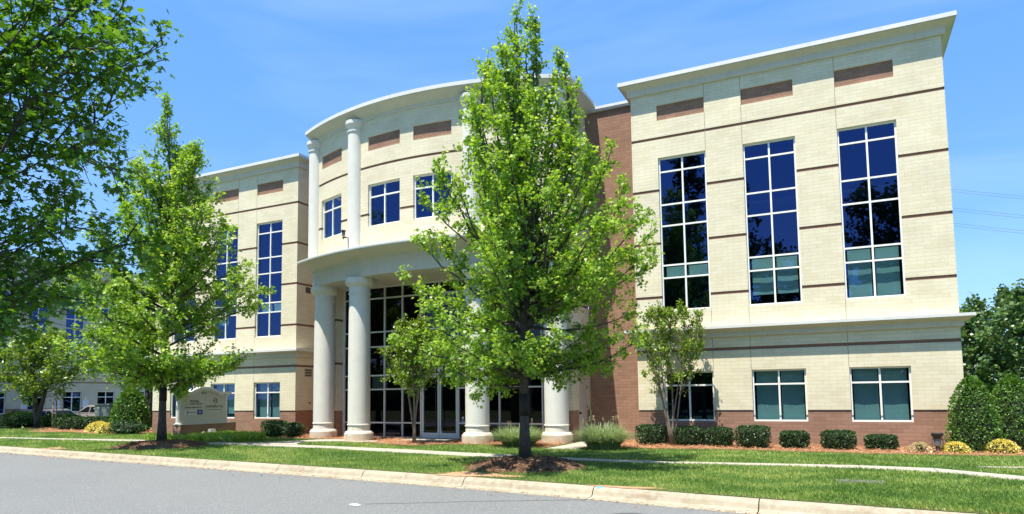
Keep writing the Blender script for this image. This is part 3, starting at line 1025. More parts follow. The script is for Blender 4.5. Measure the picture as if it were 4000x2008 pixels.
wall_grid(b, Pd, xs, [7.44, *dz, *dp, 13.3, B4 - BT, B4, B3 - BT, B3], holes + bh, 0.0, 0.16)
yF = YC - math.sqrt(RR ** 2 - DRt ** 2)
yFl = YC - math.sqrt(RR ** 2 - DL ** 2)
Qr = lambda s, d, z: (XC + DRt - d, s, z)
Ql = lambda s, d, z: (XC + DL + d, -s, z)
bz3 = [(-9, 9, z - BT, z) for z in (B4, B3)]
wall_grid(b, Qr, [yF, YR], [7.44, 13.3, B4 - BT, B4, B3 - BT, B3], bz3, 0.0, 0.03)
wall_grid(b, Ql, [-YR, -yFl], [7.44, 13.3, B4 - BT, B4, B3 - BT, B3], bz3, 0.0, 0.03)
b.build("drum_wall", CREAM, office)
for (a, c, z0, z1) in bh:
    q = MB()
    pts = split(a, c, max(2, int((c - a) / .3)))
    for u, v in zip(pts, pts[1:]): q.poly([Pd(u, .028, z0), Pd(v, .028, z0), Pd(v, .028, z1), Pd(u, .028, z1)], uv=[(u, z0), (v, z0), (v, z1), (u, z1)])
    if abs(c - sR) < .01: q.poly([Qr(yF, .028, z0), Qr(YR, .028, z0), Qr(YR, .028, z1), Qr(yF, .028, z1)])
    q.build("brick_band", BAND, office)
for a, c in DWIN:
    q = MB()
    pts = split(a, c, 6)
    for u, v in zip(pts, pts[1:]): q.poly([Pd(u, .05, dp[0]), Pd(v, .05, dp[0]), Pd(v, .05, dp[1]), Pd(u, .05, dp[1])], uv=[(u, dp[0]), (v, dp[0]), (v, dp[1]), (u, dp[1])])
    q.build("brick_panel", BROWN, office)
    window(office, Pd, a, c, *dz, (9.68,), sub=2)
q = MB()
for z in (8.0, 12.2):
    pts = split(sL + .5, sR - .5, 16)
    for u, v in zip(pts, pts[1:]): q.poly([Pd(u, .3, z), Pd(v, .3, z), Pd(v, 2.2, z), Pd(u, 2.2, z)])
pts = split(sL + .5, sR - .5, 16)
for u, v in zip(pts, pts[1:]): q.poly([Pd(u, 2.2, 7.6), Pd(v, 2.2, 7.6), Pd(v, 2.2, 13.2), Pd(u, 2.2, 13.2)])
q.build("interior", DARKROOM, office)

def sweep_drum(name, material, prof, ol, orr, yb=YR):
    b = MB()
    n = 64
    def path(o):
        xl_, xr_ = DL - o * ol, DRt + o * orr
        r_ = RR + o
        a0, a1 = math.asin(xl_ / r_), math.asin(xr_ / r_)
        pts = [(XC + r_ * math.sin(a0 + (a1 - a0) * i / n), YC - r_ * math.cos(a0 + (a1 - a0) * i / n)) for i in range(n + 1)]
        return [(XC + xl_, yb)] + pts + [(XC + xr_, yb)]
    for (o1, z1), (o2, z2) in zip(prof, prof[1:]):
        a, c = path(o1), path(o2)
        for i in range(len(a) - 1):
            b.poly([(*a[i], z1), (*a[i + 1], z1), (*c[i + 1], z2), (*c[i], z2)])
    return b.build(name, material, office)
sweep_drum("drum_cornice", STUCCO, [(0, 12.86), (.05, 12.87), (.06, 12.91), (.06, 12.98), (.09, 13.01), (.13, 13.03), (.20, 13.08), (.29, 13.15), (.38, 13.21), (.44, 13.235), (.44, 13.26)], .22, 1.0)
sweep_drum("drum_coping", CAPMETAL, [(.438, 13.255), (.475, 13.255), (.475, 13.40), (0.0, 13.44)], .22, 1.0)
q = MB()
pts = [(XC + RR * math.sin(s / RR), YC - RR * math.cos(s / RR)) for s in split(sL, sR, 40)]
q.poly([(XC + DL, YR, 13.435)] + [(p[0], p[1], 13.435) for p in pts] + [(XC + DRt, YR, 13.435)])
q.poly([(XC + DL, YR, 12.7), (XC + DRt, YR, 12.7), (XC + DRt, YR, 13.435), (XC + DL, YR, 13.435)])
q.build("drum_roof", ROOF, office)
# entablature of the portico, its big ledge and the soffit
sweep_drum("entablature", STUCCO, [(0.0, 6.48), (0.0, 6.845), (-.008, 6.850), (-.008, 6.858), (0.0, 6.863), (0.0, 7.12), (.03, 7.13), (.05, 7.15), (.05, 7.19), (.10, 7.21), (.20, 7.235), (.38, 7.275), (.55, 7.315), (.68, 7.35), (.76, 7.365), (.76, 7.385)], .05, .6)
sweep_drum("portico_coping", CAPMETAL, [(.758, 7.383), (.86, 7.383), (.87, 7.42), (.87, 7.47), (0.0, 7.56)], .05, .6)
q = MB()
q.poly([(XC + DL, 0.35, 6.482)] + [(p[0], p[1], 6.482) for p in pts] + [(XC + DRt, 0.35, 6.482)])
q.build("soffit", STUCCO, office)
for (lx, ly) in ((-20.6, -1.2), (-18.2, -1.5), (-15.8, -1.2), (-22.6, -.6), (-13.8, -.6)):
    q = MB(); q.lathe([(.085, 6.455), (.085, 6.4815)], (lx, ly, 0), 14)
    q.build("downlight", CAPMETAL, office)

# pilasters on the drum
for deg in (-25.4, -11.75, 11.8, 25.4):
    a = R(deg)
    cx_, cy_ = XC + (RR - .03) * math.sin(a), YC - (RR - .03) * math.cos(a)
    p = MB()
    p.lathe([(.33, 7.45), (.33, 12.50)], (cx_, cy_, 0), 28, cap=False)
    s_ = p.build("pilaster", COLSTUC, office)
    p = MB()
    p.lathe([(.33, 12.50), (.365, 12.505), (.37, 12.53), (.365, 12.555), (.335, 12.56), (.335, 12.68), (.35, 12.70), (.39, 12.74), (.425, 12.80), (.435, 12.83), (.435, 12.97), (.3, 12.975)], (cx_, cy_, 0), 28, cap=False)
    p.build("capital", COLSTUC, s_)

# portico columns
for dx, y in ((-5.47, -.84), (-2.73, -1.87), (2.73, -1.87), (5.47, -.84)):
    cx_ = XC + dx
    p = MB()
    p.lathe([(.445, .56), (.445, 2.0), (.443, 3.2), (.437, 4.4), (.425, 5.82)], (cx_, y, 0), 40, cap=False)
    c_ = p.build("column", COLSTUC, office)
    p = MB()
    p.lathe([(.585, -.35), (.585, .19), (.575, .197), (.56, .20), (.55, .235), (.52, .27), (.485, .285), (.445, .29), (.440, .50), (.46, .505), (.472, .53), (.465, .555), (.445, .562)], (cx_, y, 0), 40, cap=False)
    p.build("column_base", COLBASE, c_)
    p = MB()
    p.lathe([(.425, 5.82), (.455, 5.825), (.465, 5.85), (.455, 5.878), (.43, 5.882), (.43, 6.10), (.44, 6.12), (.48, 6.15), (.53, 6.20), (.548, 6.235), (.585, 6.24), (.585, 6.42), (.575, 6.4815)], (cx_, y, 0), 40, cap=False)
    p.build("capital", COLSTUC, c_)

# portico side piers and flanks
for (x0, x1, fx) in ((-24.11, -23.31, -23.31), (-13.0, -12.2, -12.2)):
    b = MB()
    for za, zb in ((ZB, B0 - BT), (B0, B1 - BT), (B1, 6.48)):
        b.box(x0, x1, -.46, .1, za, zb)
    b.build("pier", CREAM, office)
    b = MB(); b.box(x0 + .02, x1 - .02, -.44, .1, -.4, ZB)
    b.build("pier_base", BROWN, office)
    b = MB()
    for z in (B0, B1): b.box(x0 + .025, x1 - .025, -.435, .1, z - BT, z)
    b.build("brick_band", BAND, office)
b = MB()
b.box(-12.5, -12.2, .1, YR, 2.27, B0 - BT); b.box(-12.5, -12.2, .1, YR, B0, B1 - BT); b.box(-12.5, -12.2, .1, YR, B1, 7.44)
b.box(-12.5, -12.2, .1, .20, ZB, 2.27); b.box(-12.5, -12.2, 1.18, YR, ZB, 2.27)
b.build("flank_wall", CREAM, office)
b = MB(); b.box(-24.11, -23.8, .1, YR, ZB, 7.44)
b.build("flank_wall", CREAM, office)
b = MB()
b.box(-12.48, -12.22, .1, .20, -.4, ZB); b.box(-12.48, -12.22, 1.18, YR, -.4, ZB)
b.build("flank_base", BROWN, office)
b = MB(); b.box(-24.09, -23.8, .1, YR, -.4, ZB)
b.build("flank_base", BROWN, office)
b = MB()
for z in (B0, B1): b.box(-12.48, -12.225, .1, YR, z - BT, z)
b.build("brick_band", BAND, office)
b = MB(); b.box(-12.42, -12.235, .20, 1.18, -.15, 2.27)
sd_ = b.build("side_door", DOORP, office)
b = MB()
b.box(-12.24, -12.17, .27, .40, .92, .95); b.box(-12.24, -12.17, .27, .30, .90, .97)
b.build("handle", BLACK, sd_)
b = MB()
for z in (.35, 1.1, 1.85): b.box(-12.236, -12.215, 1.145, 1.17, z, z + .13)
b.build("hinge", BLACK, sd_)
b = MB()
b.box(-12.2, -12.12, .70, .84, 2.52, 2.74); b.lathe([(.055, 2.40), (.07, 2.44), (.07, 2.53)], (-12.13, .77, 0), 14)
b.build("wall_lamp", BLACK, office)

# curtain wall and entrance doors
VX = [-22.90, -21.97, -21.04, -20.11, -19.17]
VX = VX + [-36.52 - v for v in VX[::-1]]
cx0, cx1 = -23.30, -13.0
RZ = [.53, 1.96, 2.56, 3.81, 4.46, 5.94]
fr = MB()
Y0, Y1 = -.02, .10
fr.box(cx0, cx0 + .10, Y0, Y1, -.13, 6.48); fr.box(cx1 - .10, cx1, Y0, Y1, -.13, 6.48)
fr.box(cx0 + .1, cx1 - .1, Y0 + .003, Y1, 6.40, 6.48)
fr.box(cx0 + .1, -19.17, Y0 + .003, Y1, -.13, -.05); fr.box(-17.35, cx1 - .1, Y0 + .003, Y1, -.13, -.05)
for v in VX: fr.box(v - .03, v + .03, Y0, Y1, -.05, 6.40)
mid_v = -18.26
fr.box(mid_v - .03, mid_v + .03, Y0, Y1, 2.62, 6.40)
ex = sorted([cx0 + .1] + [q for v in VX for q in (v - .03, v + .03)] + [mid_v - .03, mid_v + .03] + [cx1 - .1])
for a, c in zip(ex[::2], ex[1::2]):
    for z in RZ:
        if z < 2.5 and a > -19.2 and c < -17.3: continue
        fr.box(a, c, Y0 + .004, Y1, z - .03, z + .03)
cw = fr.build("curtain_wall", ALU, office)
g = MB(); g.poly([(cx0 + .05, .045, -.1), (-19.17, .045, -.1), (-19.17, .045, 6.44), (cx0 + .05, .045, 6.44)])
g.poly([(-17.35, .045, -.1), (cx1 - .05, .045, -.1), (cx1 - .05, .045, 6.44), (-17.35, .045, 6.44)])
g.poly([(-19.17, .045, 2.56), (-17.35, .045, 2.56), (-17.35, .045, 6.44), (-19.17, .045, 6.44)])
g.build("pane", GLASS_DARK, cw)
for (xa, xb, hx_) in ((-19.13, -18.27, -18.40), (-18.25, -17.39, -18.12)):
    d_ = MB()
    d_.box(xa, xa + .09, 0, .07, -.09, 2.51); d_.box(xb - .09, xb, 0, .07, -.09, 2.51)
    d_.box(xa + .09, xb - .09, .003, .07, 2.42, 2.51); d_.box(xa + .09, xb - .09, .003, .07, -.09, .13)
    dr = d_.build("entrance_door", ALU, office)
    d_ = MB(); d_.poly([(xa + .08, .04, .12), (xb - .08, .04, .12), (xb - .08, .04, 2.43), (xa + .08, .04, 2.43)])
    d_.build("pane", GLASS_DARK, dr)
    d_ = MB(); d_.tube([(hx_, -.07, .25), (hx_, -.07, 2.2)], .016, 8)
    for z in (.45, 1.95): d_.tube([(hx_, -.07, z), (hx_, .01, z)], .012, 6)
    d_.build("handle", BLACK, dr)
# dim lobby behind the glass
b = MB()
b.box(cx0, cx1, 2.4, 2.5, -.1, 6.5); b.box(cx0, cx1, .3, 2.4, 3.9, 4.2); b.box(cx0, cx1, .2, 2.4, -.13, -.11)
b.box(cx0 - .05, cx0, .12, 2.5, -.1, 6.5); b.box(cx1, cx1 + .05, .12, 2.5, -.1, 6.5); b.box(cx0, cx1, .12, 2.5, 6.49, 6.6)
b.build("interior", DARKROOM, office)
b = MB()
b.poly([(-21.92, .30, 2.0), (-21.1, .30, 2.0), (-21.1, .32, 2.52), (-21.92, .32, 2.52)])
b.build("blind", BLIND, office)

# wall vents on the left wing's return
for (ya, yb, za, zb, n_) in ((.60, .90, 6.63, 6.91, 1), (.56, 1.08, 2.60, 3.03, 3)):
    b = MB(); b.box(CL, CL + .025, ya, yb, za, zb)
    v_ = b.build("wall_vent", VENT if n_ == 1 else STUCCO, office)
    if n_ > 1:
        b = MB()
        for k in range(n_):
            z0 = za + .05 + k * (zb - za - .06) / n_
            b.box(CL + .02, CL + .032, ya + .04, yb - .04, z0, z0 + .085)
        b.build("louvre", VENT, v_)
b = MB(); b.box(CL, CL + .03, .9, .98, 1.35, 1.43)
b.build("outlet_box", VENT, office)

# ---------------------------------------------------------------- lettering
def text(parent, s, x0, x1, zc, h, place, material, name="lettering", depth=.006, bold=0.0, fit=True):
    """Text fitted between x0 and x1, cap height h, mapped by place(u, v, w)."""
    c = D.curves.new("lettering_curve", 'FONT')
    c.body = s
    c.extrude = 0.5
    c.offset = bold
    c.resolution_u = 2
    o = D.objects.new("tmp", c)
    COL.objects.link(o)
    dg = bpy.context.evaluated_depsgraph_get()
    me = D.meshes.new_from_object(o.evaluated_get(dg))
    D.objects.remove(o)
    D.curves.remove(c)
    xs_ = [v.co.x for v in me.vertices]; ys_ = [v.co.y for v in me.vertices]
    mnx, mxx = min(xs_), max(xs_)
    mxy = max(ys_); mny = min(0, min(ys_)) if False else 0.0
    for v in me.vertices:
        u = x0 + (v.co.x - mnx) / (mxx - mnx) * (x1 - x0)
        q = zc - h / 2 + v.co.y / mxy * h
        v.co = place(u, q, (v.co.z + .5) * depth)
    me.materials.append(material)
    me.name = name
    ob = D.objects.new(name, me)
    COL.objects.link(ob)
    ob.parent = parent
    return ob
WHITE = plain("white_vinyl", (0.8, 0.8, 0.8), .5, alb=0.8)
INK = plain("black_lettering", (0.03, 0.028, 0.03), .5)
text(office, "9713", -18.62, -17.87, 2.805, .25, lambda u, v, w: (u, .043 - w, v), WHITE, "street_number", bold=.012)
q = MB(); q.lathe([(.05, 0), (.05, .002)], (0, 0, 0), 18)
for v in range(len(q.v)): q.v[v] = (-17.17 + q.v[v][0], .042 - q.v[v][2], .745 + q.v[v][1])
q.build("door_sticker", WHITE, office)
for z in (.645, .60, .565):
    q = MB(); q.box(-17.27, -17.07, .040, .043, z - .006, z + .006)
    q.build("door_notice", WHITE, office)

# ================================================================== NEIGHBOUR
nb = empty("neighbour_building", (-61.0, 4.0, 0), "cream brick office building in shade behind the parked cars", "building")
Pn = lambda x, d, z: (0.0 - d, x - 4.0, z)
NW = [(7.4 + 2.9 * k, 8.95 + 2.9 * k) for k in range(-4, 4)]
NS = [[[], []] for _ in NW]
wing(nb, Pn, -7.5, 19.5, NW, NS, 12.0, True, True, CREAM_SHADED)

# ================================================================== SIGN
SX, SY = -28.83, -3.88
sg = empty("monument_sign", (SX, SY, GZ), "low white monument sign numbered 9713 with an arched cap on a brown base", "sign")
o0 = (SX, SY, GZ)
def sbuild(b, name, m_, parent=sg): return b.build(name, m_, parent, o0)
b = MB(); b.box(SX - .50, SX, SY, SY + 2.95, -.3, .53)
sbuild(b, "base", BROWN)
b = MB(); b.box(SX - .52, SX + .02, SY - .02, SY + 2.97, .53, .56)
sbuild(b, "base_cap", STUCCO)
SIGNP = plain("sign_paint", (0.66, 0.65, 0.56), .6, noise=.03, scale=2)
SIGNW = plain("sign_white_trim", (0.80, 0.80, 0.77), .5, noise=.02, alb=0.8)
def archz(s): 
    if s <= .52 or s >= 2.06: return 1.96
    t = (s - 1.29) / .77
    return 1.96 + .215 * max(0, 1 - t * t)
ss = [-.10, .0] + [.52 + 1.54 * k / 22 for k in range(23)] + [2.6, 2.70]
b = MB()
for s0, s1 in zip(ss, ss[1:]):
    if s0 < -.01 or s1 > 2.61: continue
    a0, a1 = max(s0, .07), min(s1, 2.52)
    for xx, fl in ((SX - .16, 0), (SX - .34, 1)):
        q = [(xx, SY + a0, .56), (xx, SY + a1, .56), (xx, SY + a1, archz(a1) - .1), (xx, SY + a0, archz(a0) - .1)]
        b.poly(q[::-1] if fl else q)
b.box(SX - .34, SX - .16, SY + .069, SY + .071, .56, 1.86); b.box(SX - .34, SX - .16, SY + 2.519, SY + 2.521, .56, 1.86)
sbuild(b, "panel", SIGNP)
b = MB()
for s0, s1 in zip(ss, ss[1:]):
    z0, z1 = archz(s0), archz(s1)
    x0_, x1_ = SX - .47, SX - .03
    t = .11
    A_ = [(x0_, SY + s0, z0 - t), (x1_, SY + s0, z0 - t), (x1_, SY + s0, z0), (x0_, SY + s0, z0)]
    B_ = [(x0_, SY + s1, z1 - t), (x1_, SY + s1, z1 - t), (x1_, SY + s1, z1), (x0_, SY + s1, z1)]
    for i in range(4): b.poly([A_[i], A_[(i + 1) % 4], B_[(i + 1) % 4], B_[i]])
    if s0 == ss[0]: b.poly(A_[::-1])
    if s1 == ss[-1]: b.poly(B_)
    x0_, x1_ = SX - .42, SX - .08
    A_ = [(x0_, SY + s0, z0 - t - .06), (x1_, SY + s0, z0 - t - .06), (x1_, SY + s0, z0 - t), (x0_, SY + s0, z0 - t)]
    B_ = [(x0_, SY + s1, z1 - t - .06), (x1_, SY + s1, z1 - t - .06), (x1_, SY + s1, z1 - t), (x0_, SY + s1, z1 - t)]
    if s0 >= -.01 and s1 <= 2.61:
        for i in range(4): b.poly([A_[i], A_[(i + 1) % 4], B_[(i + 1) % 4], B_[i]])
sbuild(b, "cap", SIGNW)
for s_ in (.06, 2.53):
    b = MB(); b.lathe([(.13, .56), (.13, .60), (.10, .62), (.095, 1.72), (.12, 1.74), (.13, 1.76), (.13, 1.792)], (SX - .25, SY + s_, 0), 20)
    sbuild(b, "pillar", SIGNW)
F0 = SX - .16
def sp(u, v, w_): return (F0 + w_ - SX, u, v - GZ)
def stext(s_, a, c, z, h, m_=None, bold=0.0): return text(sg, s_, a, c, z, h, sp, m_ or INK, bold=bold)
stext("9713", 1.15, 1.41, 1.90, .095, bold=.01)
stext("CAROLINAS CENTER FOR", .55, .98, 1.575, .030)
stext("ORAL SURGERY", .55, 1.05, 1.52, .052, bold=.012)
stext("& DENTAL IMPLANTS", .55, 1.20, 1.425, .052, bold=.012)
stext("STEPHEN A. REMOULES, DDS", .29, 1.19, 1.275, .052, bold=.004)
GREYINK = plain("grey_lettering", (0.25, 0.25, 0.22), .6)
stext("S", .32, .43, 1.50, .26, GREYINK, bold=-.02)
stext("ENSEMBLE", 1.42, 2.06, 1.30, .10)
stext("Health", 2.12, 2.30, 1.33, .04)
stext("Partners", 2.12, 2.36, 1.265, .04)
stext("Innovation in Women's Care", 1.50, 2.26, 1.165, .038)
def splate(name, u0, u1, z0, z1, th, m_):
    b = MB(); b.box(F0, F0 + th, SY + u0, SY + u1, z0, z1)
    return sbuild(b, name, m_)
splate("plate", .27, .93, .945, 1.155, .012, SIGNW)
BLUEP = plain("blue_vinyl", (0.015, 0.05, 0.33), .5)
splate("plate", .93, 1.21, .955, 1.160, .016, BLUEP)
splate("logo", .40, .44, .97, 1.13, .016, BLUEP); splate("logo", .49, .515, .99, 1.11, .016, BLUEP)
stext("Nationwide", .54, .86, 1.07, .05, BLUEP, bold=.01).location.x += .012
splate("underline", .60, .83, 1.005, 1.012, .014, GREYINK)
splate("line", 1.00, 1.14, 1.075, 1.095, .019, WHITE); splate("line", 1.00, 1.14, 1.02, 1.04, .019, WHITE)
splate("divider", 1.355, 1.361, 1.0, 1.78, .003, GREYINK); splate("divider", .515, .521, 1.37, 1.66, .003, GREYINK)
# round emblem: a dark crescent with rays
b = MB()
cu, cv = 1.875, 1.555
N_ = 18
for k in range(N_):
    a0, a1 = R(-115 + 230 * k / N_), R(-115 + 230 * (k + 1) / N_)
    def rr(a): return .075 + .06 * abs(a) / 2.0
    b.poly([(F0 + .004, SY + cu + .135 * math.cos(a0), cv + .135 * math.sin(a0)), (F0 + .004, SY + cu + rr(a0) * math.cos(a0), cv + rr(a0) * math.sin(a0)),
            (F0 + .004, SY + cu + rr(a1) * math.cos(a1), cv + rr(a1) * math.sin(a1)), (F0 + .004, SY + cu + .135 * math.cos(a1), cv + .135 * math.sin(a1))])
for a in (205, 185, 160, 130):
    a = R(a); t = Vector((math.cos(a), math.sin(a))); n_ = Vector((-t.y, t.x))
    p0 = Vector((cu + .05, cv)) + t * .03; p1 = Vector((cu + .05, cv)) + t * .16
    b.poly([(F0 + .004, SY + p0.x + n_.x * .008, p0.y + n_.y * .008), (F0 + .004, SY + p0.x - n_.x * .008, p0.y - n_.y * .008), (F0 + .004, SY + p1.x - n_.x * .016, p1.y - n_.y * .016), (F0 + .004, SY + p1.x + n_.x * .016, p1.y + n_.y * .016)])
sbuild(b, "emblem", plain("dark_red_brown_vinyl", (0.10, 0.035, 0.03), .5))

# ================================================================== LIGHTS, BOXES, SMALL THINGS
def landscape_light(loc, label, scale=1.0, post=.2):
    t = empty("landscape_light", loc, label, "light")
    k = scale
    def B(b, n, m_=DARKGREY, p=t): return b.build(n, m_, p)
    b = MB(); b.lathe([(.055 * k, 0), (.055 * k, post * k), (.07 * k, post * k), (.07 * k, (post + .02) * k)], n=14); B(b, "post", VENT)
    b = MB(); b.lathe([(.05 * k, .20 * k), (.085 * k, .22 * k), (.09 * k, .36 * k), (.085 * k, .41 * k)], n=18); B(b, "lamp_body", plain("grey_lamp_paint", (.20, .21, .23), .4, .3))
    b = MB(); b.lathe([(.085 * k, .41 * k), (.145 * k, .50 * k), (.15 * k, .555 * k), (.12 * k, .575 * k), (0.0, .58 * k)], n=20); B(b, "hood", BLACK)
    b = MB(); b.tube([(-.13 * k, 0, .40 * k), (-.13 * k, 0, .14 * k), (.13 * k, 0, .14 * k), (.13 * k, 0, .40 * k)], .011 * k, 6)
    b.tube([(-.14 * k, 0, .40 * k), (-.08 * k, 0, .40 * k)], .013 * k, 6); b.tube([(.08 * k, 0, .40 * k), (.14 * k, 0, .40 * k)], .013 * k, 6); B(b, "yoke", BLACK)
    return t
landscape_light((-0.95, -1.72, GZ), "grey uplight with a black bowl hood on a short post in the pine straw")
t = landscape_light((-20.86, -2.98, 7.62), "black floodlight on a bent bracket standing on the curved ledge", .62, .1)
t['category'] = "floodlight"; t.name = "floodlight"
t.location.z = 7.92
b = MB(); b.tube([(0, 0, .08), (.12, -.02, .05), (.27, -.04, .02), (.28, -.04, -.43)], [.03, .03, .02, .018], 8)
b.build("bracket", BLACK, t)

t = empty("floodlight", (-28.40, -2.62, GZ), "small grey box floodlight in the grass aimed at the sign", "floodlight")
b = MB(); b.prism([(-.11, -.15), (.10, -.15), (.10, .15), (-.11, .15)], .30, .44)
for i, v in enumerate(b.v):
    if v[2] > .4: b.v[i] = (v[0] * .75 - .02, v[1] * .8, v[2])
b.build("lamp_body", plain("grey_flood_paint", (.36, .36, .34), .4), t)
b = MB(); b.tube([(0, 0, 0), (0, 0, .32)], .022, 8); b.build("post", BLACK, t)
t = empty("conduit_pipe", (-28.35, -3.1, GZ), "thin white conduit hoop rising from the grass by the sign base", "pipe")
b = MB(); b.tube([(0, .12 * math.cos(a), .18 + .15 * math.sin(a)) for a in np.linspace(0, math.pi, 12)] , .013, 6)
b.tube([(0, .12, 0), (0, .12, .18)], .013, 6); b.tube([(0, -.12, 0), (0, -.12, .18)], .013, 6)
b.build("pipe", SIGNW, t)

t = empty("blue_wall_sign", (-33.3, -0.06, 2.75), "small blue and white sign projecting from the left wing", "sign")
b = MB(); b.box(-.26, .26, -.03, .0, -.18, .12); b.build("panel", plain("bright_blue_panel", (0.02, 0.16, 0.62), .5), t)
b = MB(); b.box(-.20, .26, -.045, -.032, .02, .11); b.build("header", WHITE, t)
b = MB(); b.box(-.02, .02, -.01, .06, -.1, .05); b.build("bracket", BLACK, t)

# flat cover in the lawn, manhole in the road, litter
t = empty("utility_cover", (-3.05, -9.05, GZ), "flat grey utility cover set flush in the lawn", "cover")
b = MB(); b.prism([(-.42, -.22), (.42, -.22), (.42, .22), (-.42, .22)], -.03, .018); b.build("frame", plain("grey_concrete_cover", (.17, .165, .16), .9, noise=.2, scale=5), t)
b = MB(); b.prism([(-.37, -.18), (.37, -.18), (.37, .18), (-.37, .18)], .018, .024); b.build("lid", plain("grey_cover_lid", (.14, .14, .14), .8, noise=.25, scale=9), t)
t = empty("manhole_cover", (-6.39, -13.42, -.30), "round iron manhole cover set in the grey road", "manhole")
b = MB(); b.lathe([(.40, -.02), (.40, .008), (.34, .010)], n=36); b.build("rim", DARKGREY, t)
b = MB(); b.lathe([(.335, -.02), (.335, .006)], n=36); b.build("lid", plain("iron_lid", (.09, .08, .075), .6, noise=.3, scale=20, bump=.6, bscale=30), t)
b = MB()
lp = [(0, 0), (.10, -.03), (.22, -.02), (.33, .03), (.27, .06), (.30, .10), (.16, .10), (.05, .07)]
b.poly([(x_, y_, .006 + .014 * math.sin(9 * x_)) for x_, y_ in lp]); b.poly([(x_, y_, .004) for x_, y_ in lp][::-1])
for (p, q) in zip(lp, lp[1:] + lp[:1]): b.poly([(p[0], p[1], .004), (q[0], q[1], .004), (q[0], q[1], .006 + .014 * math.sin(9 * q[0])), (p[0], p[1], .006 + .014 * math.sin(9 * p[0]))])
o = b.build("paper_litter", plain("white_paper", (.82, .83, .80), .8))
o.location = (-11.45, -14.05, -.298); o.rotation_euler.z = R(-24)
tag(o, "flattened scrap of white paper on the grey road", "litter")

for (x_, y_, lb) in ((-39.2, -2.2, "yellow marker flag in the grass before the yellow shrubs"), (-45.9, -0.9, "yellow marker flag in the grass left of the stake bed")):
    t = empty("marker_flag", (x_, y_, GZ), lb, "flag", "yellow marker flags")
    b = MB(); b.tube([(0, 0, 0), (0, 0, .32)], .006, 5); b.build("stake", CAPMETAL, t)
    b = MB(); b.poly([(0, 0, .32), (.11, .03, .30), (.10, .05, .22), (0, 0, .21)]); b.poly([(0, .003, .32), (0, .003, .21), (.10, .053, .22), (.11, .033, .30)]); b.build("flag", plain("yellow_plastic", (.75, .50, .02), .5), t)

t = empty("utility_box", (-45.1, 3.7, GZ), "tall grey green utility cabinet left of the clipped conical shrub", "cabinet")
UB = plain("green_grey_cabinet", (.135, .185, .17), .5, noise=.12, scale=3)
b = MB(); b.box(-.72, .72, -.45, .45, 0, 1.45); b.build("body", UB, t)
b = MB(); b.box(-.76, .76, -.49, .49, 1.45, 1.53); b.build("lid", UB, t)
b = MB(); b.box(.722, .735, -.40, .40, .1, 1.38); d_ = b.build("door", UB, t)
b = MB(); b.box(.735, .76, .1, .16, .7, .85); b.build("handle", BLACK, d_)
b = MB()
for (yy, zz) in ((-.3, 1.2), (-.22, .8), (-.1, 1.0), (.05, .55), (.1, 1.25), (-.33, .45)): b.box(-.5 + yy, -.44 + yy, -.455, -.452, zz, zz + .07)
b.build("decal", SIGNW, t)

for k, (x_, y_, lb) in enumerate(((-59.6, 6.6, "white parking sign on a post before the far dark car"), (-59.6, 9.0, "white parking sign on a post behind the staked sapling"), (-59.6, 11.3, "white parking sign on a post above the silver car"), (-59.6, 17.3, "white parking sign on a post above the dark blue car"))):
    t = empty("parking_sign", (x_, y_, -.42), lb, "sign", "parking signs")
    b = MB(); b.tube([(0, 0, 0), (0, 0, 2.3)], .03, 8); b.build("post", BLACK, t)
    b = MB(); b.box(.03, .045, -.22, .22, 1.45, 2.08); b.build("panel", plain("pale_blue_sign", (.55, .62, .72), .5), t)

t = empty("blue_post", (1.92, -1.15, GZ), "blue marker post beside the clipped shrubs at the bed's end", "post")
b = MB(); b.box(-.06, .06, -.04, .04, 0, 1.05); b.build("post", plain("blue_post_paint", (.03, .22, .55), .5), t)
b = MB(); b.box(-.062, .062, -.042, .042, .62, .9); b.build("sticker", WHITE, t)

# overhead wires far behind the building, three pairs
for k, (z0, z1) in enumerate(((42.9, 41.3), (38.9, 37.25), (35.7, 34.0))):
    for j in (0, 1):
        b = MB()
        pts = []
        for i in range(41):
            x_ = -60 + 240 * i / 40
            u = (x_ - 19.4) / 13.2
            z_ = z0 + (z1 - z0) * u + ((x_ - 30) / 90) ** 2 * 4
            pts.append((x_ - (-60), 139.2 + (145.8 - 139.2) * u - 96, z_ - 20 - j * .55 - .2 * k * 0))
        b.tube(pts, .028, 5)
        o = b.build("power_line", plain("wire_grey", (.16, .17, .20), .6) if (k, j) == (0, 0) else D.materials["wire_grey"])
        o.location = (-60, 96, 20)
        tag(o, "%s of the %s pair of overhead wires beside the right wing" % (("upper wire", "lower wire")[j], ("highest", "middle", "lowest")[k]), "wire", "overhead wires")

